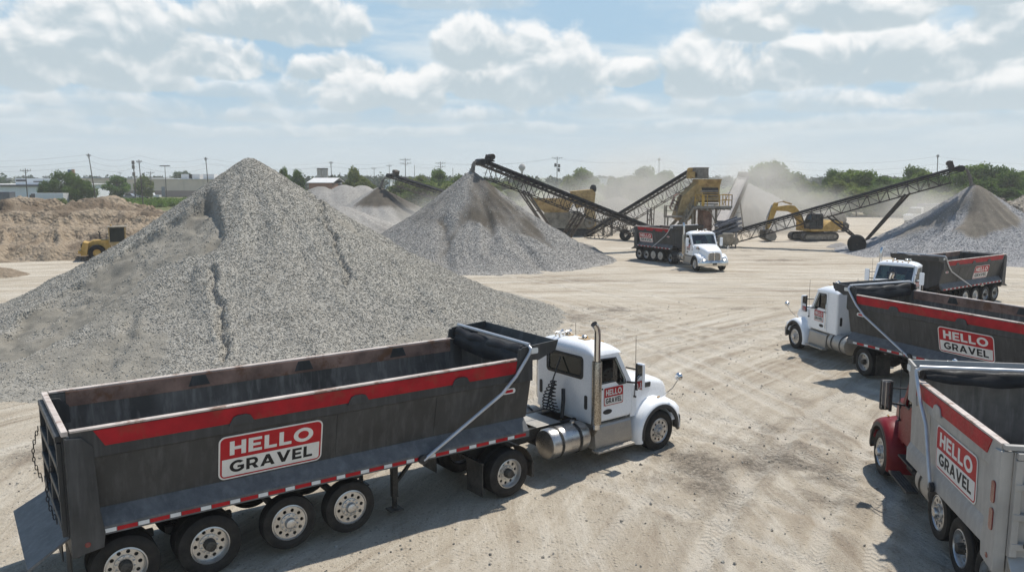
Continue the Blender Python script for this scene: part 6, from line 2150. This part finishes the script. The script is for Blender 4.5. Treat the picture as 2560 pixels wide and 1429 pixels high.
# ---------------------------------------------------------------- poles and wires
def pole(px, ptop, Y, label, arms=1, lean=0.0, extra=None, arm_w=2.4):
    top = W(px, ptop, Y)
    root = empty('utility_pole', (top.x, Y, 0), 0, 1, label, 'pole', 'utility poles along the horizon')
    h_ = top.z
    MB().tube([(lean, 0, -.3), (lean * .5, 0, h_ * .5), (0, 0, h_)], [.13, .11, .08], 8).build('pole', M['pole'], root, smooth=60)
    for k in range(arms):
        z = h_ - .5 - 1.1 * k
        mb = MB().box(-arm_w / 2, arm_w / 2, -.07, .07, z - .05, z + .05)
        for x in (-arm_w * .46, -arm_w * .2, arm_w * .2, arm_w * .46): mb.cyl((x, 0, z + .08), (x, 0, z + .36), .05, 6)
        mb.beam((-arm_w * .3, 0, z), (0, .05, z - .6), .05); mb.beam((arm_w * .3, 0, z), (0, .05, z - .6), .05)
        mb.build('cross_arm', M['pole'], root)
    if extra == 'transformer':
        for x, z in ((-.5, h_ - 3.0), (.55, h_ - 3.2), (.5, h_ - 4.4)):
            MB().lathe([(0, 0), (.32, 0), (.34, .1), (.34, .9), (.25, 1.0), (0, 1.02)], 14, (x, -.2, z), 'z').build('transformer', M['grey_plant'], root, smooth=50)
    if extra == 'double':
        MB().tube([(-1.3, 0, h_ * .25), (-1.1, 0, h_ * .6), (-1.35, 0, h_ * .98)], [.13, .12, .1], 8).build('second_pole', M['pole'], root, smooth=60)
        mb = MB()
        for z in (.72, .86, .95): mb.cyl((-1.25, -.1, h_ * z - .5), (-1.25, -.1, h_ * z + .3), .30, 12)
        mb.build('transformer', M['grey_plant'], root, .02)
    if extra == 'floodlight':
        MB().box(-1.5, 1.5, -.15, .15, h_ - .25, h_ + .05).build('lamp_head', M['grey_plant'], root)
    return root, Vector((top.x, Y, h_))


def wire_y(p, d=0.3): return p
PO = {}
for key, args in dict(
        a=(63, 421, 178, 'thin pole with a wide crossarm in front of the white warehouse'), b=(221, 384, 172, 'tall bare leaning pole right of the big dark tree', 1, 1.1, None, .8),
        c=(347, 399, 176, 'double pole with hanging transformers in front of the tan warehouse', 1, .4, 'double', 1.2), d=(412, 414, 240, 'floodlight pole behind the tan warehouse roof', 0, 0, 'floodlight'),
        e=(376, 428, 250, 'short pole with a crossarm just right of the double pole'), f=(514, 393, 190, 'tall bare pole at the left slope of the largest pile', 1, .5, None, .7),
        g=(827, 403, 230, 'pole behind the low brick building', 1, .2, None, 1.2), h=(935, 418, 330, 'thin faint pole above the gravel ridge', 1), i=(973, 411, 330, 'thin faint pole directly above the far left conveyor head', 1),
        j=(1013, 395, 240, 'pole with two crossarms just right of the far left conveyor head', 2, 0, None, 3.2), k=(1036, 413, 330, 'thin short pole right of the pole with two crossarms', 0), l=(1101, 404, 260, 'pole with two crossarms left of the cone pile peak', 2, 0, None, 3.2),
        m=(1132, 420, 330, 'thin short pole close to the cone pile peak', 0), n=(1393, 391, 235, 'pole with transformers above the yellow crusher', 1, 0, 'transformer', 3.0),
        o=(1648, 395, 230, 'bare pole between the hazy trees left of the plant', 1, 0, None, .8), p=(1933, 400, 190, 'pole hidden among the branches of the tallest right-hand tree', 0),
        q=(2345, 386, 190, 'dark bare pole beside the drive motor of the right-hand conveyor', 1, .3, None, .6), r=(300, 430, 420, 'small far pole above the horizon between the two tall left poles', 1), s=(1213, 430, 420, 'small far pole just right of the cone pile peak', 1), t=(850, 430, 300, 'short dark mast right of the brick building', 0)).items():
    PO[key] = pole(*args)[1]


def wires(name, pts, zs, label, sag=1.2):
    mb = MB()
    for off, dz in zs:
        for a, b in zip(pts[:-1], pts[1:]):
            a = Vector(a) + Vector((off, 0, dz)); b = Vector(b) + Vector((off, 0, dz))
            q = []
            for i in range(9):
                t = i / 8
                p = a.lerp(b, t); p.z -= 4 * sag * t * (1 - t); q.append(p)
            mb.tube(q, .013, 4, False)
    o = mb.build(name, M['wire'], None, smooth=0)
    tag(o, label, 'power line', 'overhead wires')


LX = Vector((-150, 200, PO['b'].z))
wires('power_line', [LX, PO['b'], PO['c'] + Vector((0, 0, 1.2)), PO['f']], ((0, -.2), (.2, -1.5), (-.2, -2.6)), 'overhead wires strung between the tall poles at the left')
wires('power_line', [PO['f'], PO['g'], PO['j'], PO['l']], ((0, -.3), (1.2, -1.4), (-1.2, -1.4)), 'overhead wires behind the largest pile and the far left conveyor')
wires('power_line', [PO['l'], PO['n'], PO['o']], ((1.2, -.4), (-1.2, -.5)), 'overhead wires crossing above the crusher')
wires('power_line', [PO['o'], PO['p'] + Vector((0, 0, .5)), PO['q'], Vector((140, 190, PO['q'].z - 1))], ((0, -.5), (0, -2.2), (.4, -3.4)), 'overhead wires running above the right-hand trees')
# elevated tank far away
c = W(1305, 409, 520)
root = empty('water_tower', (c.x, 520, 0), 0, 1, 'tiny pale water tower on the horizon right of the long conveyor head', 'water tower')
MB().lathe([(0, c.z), (1.2, c.z - .5), (2.2, c.z - 2), (2.2, c.z - 3), (.7, c.z - 5), (.7, 0)], 18, (0, 0, 0), 'z').build('tank', M['concrete'], root, smooth=50)
# chain-link fence at the far side of the yard
fA, fB = G(2120, 523), G(2330, 530)
root = empty('chain_link_fence', (fA.x, fA.y, 0), 0, 1, 'thin wire fence along the far side of the yard behind the right conveyor', 'fence')
m, g = new_mat('chain_link')
x, y, z = g.sep(g.coord('Object'))
aa = g.m('PINGPONG', g.m('ADD', x, z), .09); bb = g.m('PINGPONG', g.m('SUBTRACT', x, z), .09)
wv = g.m('LESS_THAN', g.m('MINIMUM', aa, bb), .012)
bs = g.n('ShaderNodeBsdfPrincipled'); bs.inputs['Base Color'].default_value = (.3, .3, .29, 1); bs.inputs['Metallic'].default_value = .5; bs.inputs['Roughness'].default_value = .5
tp = g.n('ShaderNodeBsdfTransparent'); mx = g.n('ShaderNodeMixShader'); oo = g.n('ShaderNodeOutputMaterial')
g.nt.links.new(wv, mx.inputs[0]); g.nt.links.new(tp.outputs[0], mx.inputs[1]); g.nt.links.new(bs.outputs[0], mx.inputs[2]); g.nt.links.new(mx.outputs[0], oo.inputs[0])
d = fB - fA; nseg = 12
for i in range(nseg + 1):
    q = d * (i / nseg)
    MB().cyl((q.x, q.y, -.2), (q.x, q.y, 2.2), .05, 8).build('fence_post', M['alu_dull'], root)
MB().beam((0, 0, 2.1), (d.x, d.y, 2.1), .05).build('top_rail', M['alu_dull'], root)
mb = MB(); mb.add([(0, 0, .05), (d.x, d.y, .05), (d.x, d.y, 2.1), (0, 0, 2.1)], [(0, 1, 2, 3)])
mb.build('mesh_panel', m, root, smooth=0)

# ---------------------------------------------------------------- sun, sky, air
SUN_EL, SUN_AZ = R(62), R(40)     # azimuth from straight ahead, towards the right
sd = Vector((math.sin(SUN_AZ) * math.cos(SUN_EL), math.cos(SUN_AZ) * math.cos(SUN_EL), math.sin(SUN_EL)))
sl = bpy.data.lights.new('sun', 'SUN'); sl.energy = 4.8; sl.angle = R(1.0); sl.color = (1, .955, .88)
so = bpy.data.objects.new('sun', sl); COL.objects.link(so); so.location = (0, 0, 60)
so.rotation_euler = sd.to_track_quat('Z', 'Y').to_euler()

wd = bpy.data.worlds.new('World'); scene.world = wd; wd.use_nodes = True
g = NG(wd.node_tree)
SKY_STR = .10
sky = g.n('ShaderNodeTexSky', sky_type='NISHITA'); sky.sun_disc = False
sky.sun_elevation = SUN_EL; sky.sun_rotation = SUN_AZ; sky.air_density = 1.2; sky.dust_density = 1.5; sky.ozone_density = 1.2
dirv = g.n('ShaderNodeTexCoord').outputs['Generated']
dx, dy, dz = g.sep(dirv)
hz = g.m('SQRT', g.m('ADD', g.m('MULTIPLY', dx, dx), g.m('MULTIPLY', dy, dy)))
el = g.m('DIVIDE', g.m('MAXIMUM', dz, 0.0), g.m('MAXIMUM', hz, .05))    # tangent of elevation
az = g.m('ARCTAN2', dx, dy)
k = 1.0 / SKY_STR
lit = tuple(c * k for c in (.97, .98, .98)); dim = tuple(c * k for c in (.53, .625, .68))
skyc = g.mix(.82, sky.outputs[0], g.mix(g.map(el, .26, .70, 0, 1, True), tuple(c * k for c in (.415, .61, .785)), tuple(c * k for c in (.10, .22, .46))))
pv_ = g.comb(az, el, 0.0)
Nb = g.noise(pv_, 16.0, 8, .56, .25)
Nu = g.noise(g.vm('ADD', pv_, (.002, .011, 0)), 16.0, 4, .48, .25)
Nl = g.noise(pv_, 16.0, 4, .48, .25)
emb = g.m('SUBTRACT', Nl, Nu)
# broken sheet of high cloud filling the rest of the sky
s2 = g.m('DIVIDE', 1.0, g.m('ADD', el, .16))
vs_ = g.comb(g.m('MULTIPLY', az, g.m('POWER', s2, .6)), g.m('MULTIPLY', s2, -.75), 0.0)
ns = g.noise(vs_, 2.4, 7, .56, .3)
thin = g.map(ns, g.map(az, -.2, .35, .47, .38), .74, 0, 1, True)
thin = g.m('MULTIPLY', thin, g.map(el, .30, .60, 1, .35, True))
col = g.mix(g.m('MULTIPLY', thin, .75), skyc, tuple(c * k for c in (.80, .855, .875)))
# heaped clouds: flat grey base, bright rounded top; centre, base, half width, height (photograph pixels)
CL = ((110, 345, 260, 30), (480, 345, 250, 26), (900, 340, 260, 28), (1300, 330, 240, 30), (1750, 330, 280, 30), (2250, 325, 320, 34), (280, 300, 250, 45), (720, 305, 250, 40), (1120, 300, 240, 42),
      (1500, 290, 200, 45), (1800, 285, 200, 48), (2080, 280, 200, 55), (2420, 280, 230, 70), (560, 252, 90, 36), (720, 265, 120, 58), (880, 258, 105, 82), (1050, 258, 95, 100), (350, 232, 150, 66), (60, 232, 130, 98),
      (1560, 205, 60, 60), (1340, 222, 190, 165), (1185, 150, 115, 112), (2200, 205, 240, 120), (1990, 190, 130, 90), (1775, 210, 150, 142), (2480, 165, 150, 110), (1850, 105, 140, 85), (560, 190, 150, 85),
      (290, 170, 250, 170), (640, 95, 170, 110), (800, 100, 150, 120), (2090, 82, 230, 110), (2400, 60, 220, 80), (1150, 28, 240, 55))
rq = np.random.default_rng(11)
SM = [(rq.uniform(-40, 2600), rq.uniform(200, 335), 0, 0) for _ in range(34)]
SM = [(x_, b_, 30 + (345 - b_) * .42 * rq.uniform(.6, 1.3) + 22, 62 + 0 * b_ if b_ < 240 else 20 + (345 - b_) * .26 * rq.uniform(.7, 1.3)) for x_, b_, _, _ in SM]
CL = CL[:6] + tuple(sorted(SM, key=lambda q_: -q_[1])) + CL[6:]
for (px, base_, hw_, hh_) in CL:
    ca = math.atan2(px - 1280, F_PX); be = (HORIZON - base_) / F_PX
    X = g.m('DIVIDE', g.m('SUBTRACT', az, ca), hw_ / F_PX)
    Y = g.m('DIVIDE', g.m('SUBTRACT', el, be), hh_ / F_PX)
    up = g.m('MAXIMUM', Y, 0.0); dn = g.m('MULTIPLY', g.m('MINIMUM', Y, 0.0), 2.6)
    r2 = g.m('ADD', g.m('MULTIPLY', X, X), g.m('ADD', g.m('MULTIPLY', up, up), g.m('MULTIPLY', dn, dn)))
    amp = min(3.4, 2.1 + 45.0 / hh_)
    d = g.m('ADD', g.m('SUBTRACT', 1.0, r2), g.m('MULTIPLY', g.m('SUBTRACT', Nb, .53), amp))
    cov = g.map(d, -.06, .40 if hh_ > 60 else .75, 0, .95 if hh_ > 60 else .55, True)
    sh = g.m('ADD', g.m('MULTIPLY', Y, .85), g.m('ADD', g.m('MULTIPLY', emb, 4.2), g.m('MULTIPLY', d, -.28)))
    sh = g.map(sh, -.35, .70, 0, 1, True)
    col = g.mix(cov, col, g.mix(sh, dim, lit))
hazec = tuple(c * k for c in (.645, .72, .765))
hz_f = g.map(el, .13, .0, 0, .92, True)
hz_f = g.m('MULTIPLY', hz_f, 1.0)
col = g.mix(hz_f, col, hazec)
bg = g.n('ShaderNodeBackground'); g.put(bg.inputs[0], col); bg.inputs[1].default_value = SKY_STR
ow = g.n('ShaderNodeOutputWorld'); g.nt.links.new(bg.outputs[0], ow.inputs[0])

# air over the whole place
m = bpy.data.materials.new('haze_air'); m.use_nodes = True; g = NG(m.node_tree)
pv = g.n('ShaderNodeVolumePrincipled'); pv.inputs['Color'].default_value = (.93, .94, .95, 1); pv.inputs['Density'].default_value = .00042; pv.inputs['Anisotropy'].default_value = .35
o_ = g.n('ShaderNodeOutputMaterial'); g.nt.links.new(pv.outputs[0], o_.inputs[1])
hb = MB().box(-1500, 1500, -120, 1900, -4, 24).build('haze', m, None, smooth=0)
tag(hb, 'thin pale haze over the whole yard', 'haze', kind='stuff')

# drifting stone dust round the plant
m = bpy.data.materials.new('stone_dust'); m.use_nodes = True; g = NG(m.node_tree)
pv = g.n('ShaderNodeVolumePrincipled'); pv.inputs['Color'].default_value = (.93, .89, .82, 1); pv.inputs['Anisotropy'].default_value = .3
co = g.coord('Object')
r0 = g.vm('LENGTH', co)
nz = g.noise(g.vm('MULTIPLY', g.pos(), (1, 1, 1.6)), .11, 4, .6)
dn = g.m('MULTIPLY', g.map(r0, 1.0, .15, 0, 1, True), g.map(nz, .38, .68, .25, 1))
g.put(pv.inputs['Density'], g.m('MULTIPLY', dn, .20))
o_ = g.n('ShaderNodeOutputMaterial'); g.nt.links.new(pv.outputs[0], o_.inputs[1])
m.cycles.volume_sampling = 'MULTIPLE_IMPORTANCE'
M['dust'] = m


def dust(px, py, Y, rx, ry, rz, label):
    c = W(px, py, Y)
    mb = MB(); vs = []; n1, n2 = 12, 20
    prof = [(math.sin(PI * i / n1), -math.cos(PI * i / n1)) for i in range(n1 + 1)]
    mb.lathe(prof, n2, (0, 0, 0), 'z')
    o = mb.build('dust_cloud', M['dust'], None, smooth=60)
    o.location = c; o.scale = (rx, ry, rz)
    tag(o, label, 'dust', 'dust clouds drifting over the plant', 'stuff')


dust(1600, 485, 108, 12, 10, 8.5, 'pale dust hanging between the crusher and the screening plant')
dust(1400, 520, 106, 11, 7, 5.0, 'pale dust settling round the yellow crusher')
dust(1895, 470, 108, 8, 10, 7.5, 'dust plume blowing off the pale conveyor head')
dust(1965, 530, 106, 13, 9, 4.6, 'low dust drifting behind the excavator')
dust(2290, 520, 100, 9, 6, 4.0, 'thin dust beside the bluish pile')
dust(1110, 545, 96, 9, 6, 4.0, 'thin dust behind the cone pile on its left')

scene.view_settings.view_transform = 'Standard'
scene.view_settings.look = 'None'
scene.view_settings.exposure = 0.0
scene.view_settings.gamma = 1.0
scene.cycles.volume_step_rate = 4.0
scene.cycles.volume_bounces = 1
scene.cycles.max_bounces = 8
scene.cycles.transparent_max_bounces = 12
scene.cycles.use_denoising = True
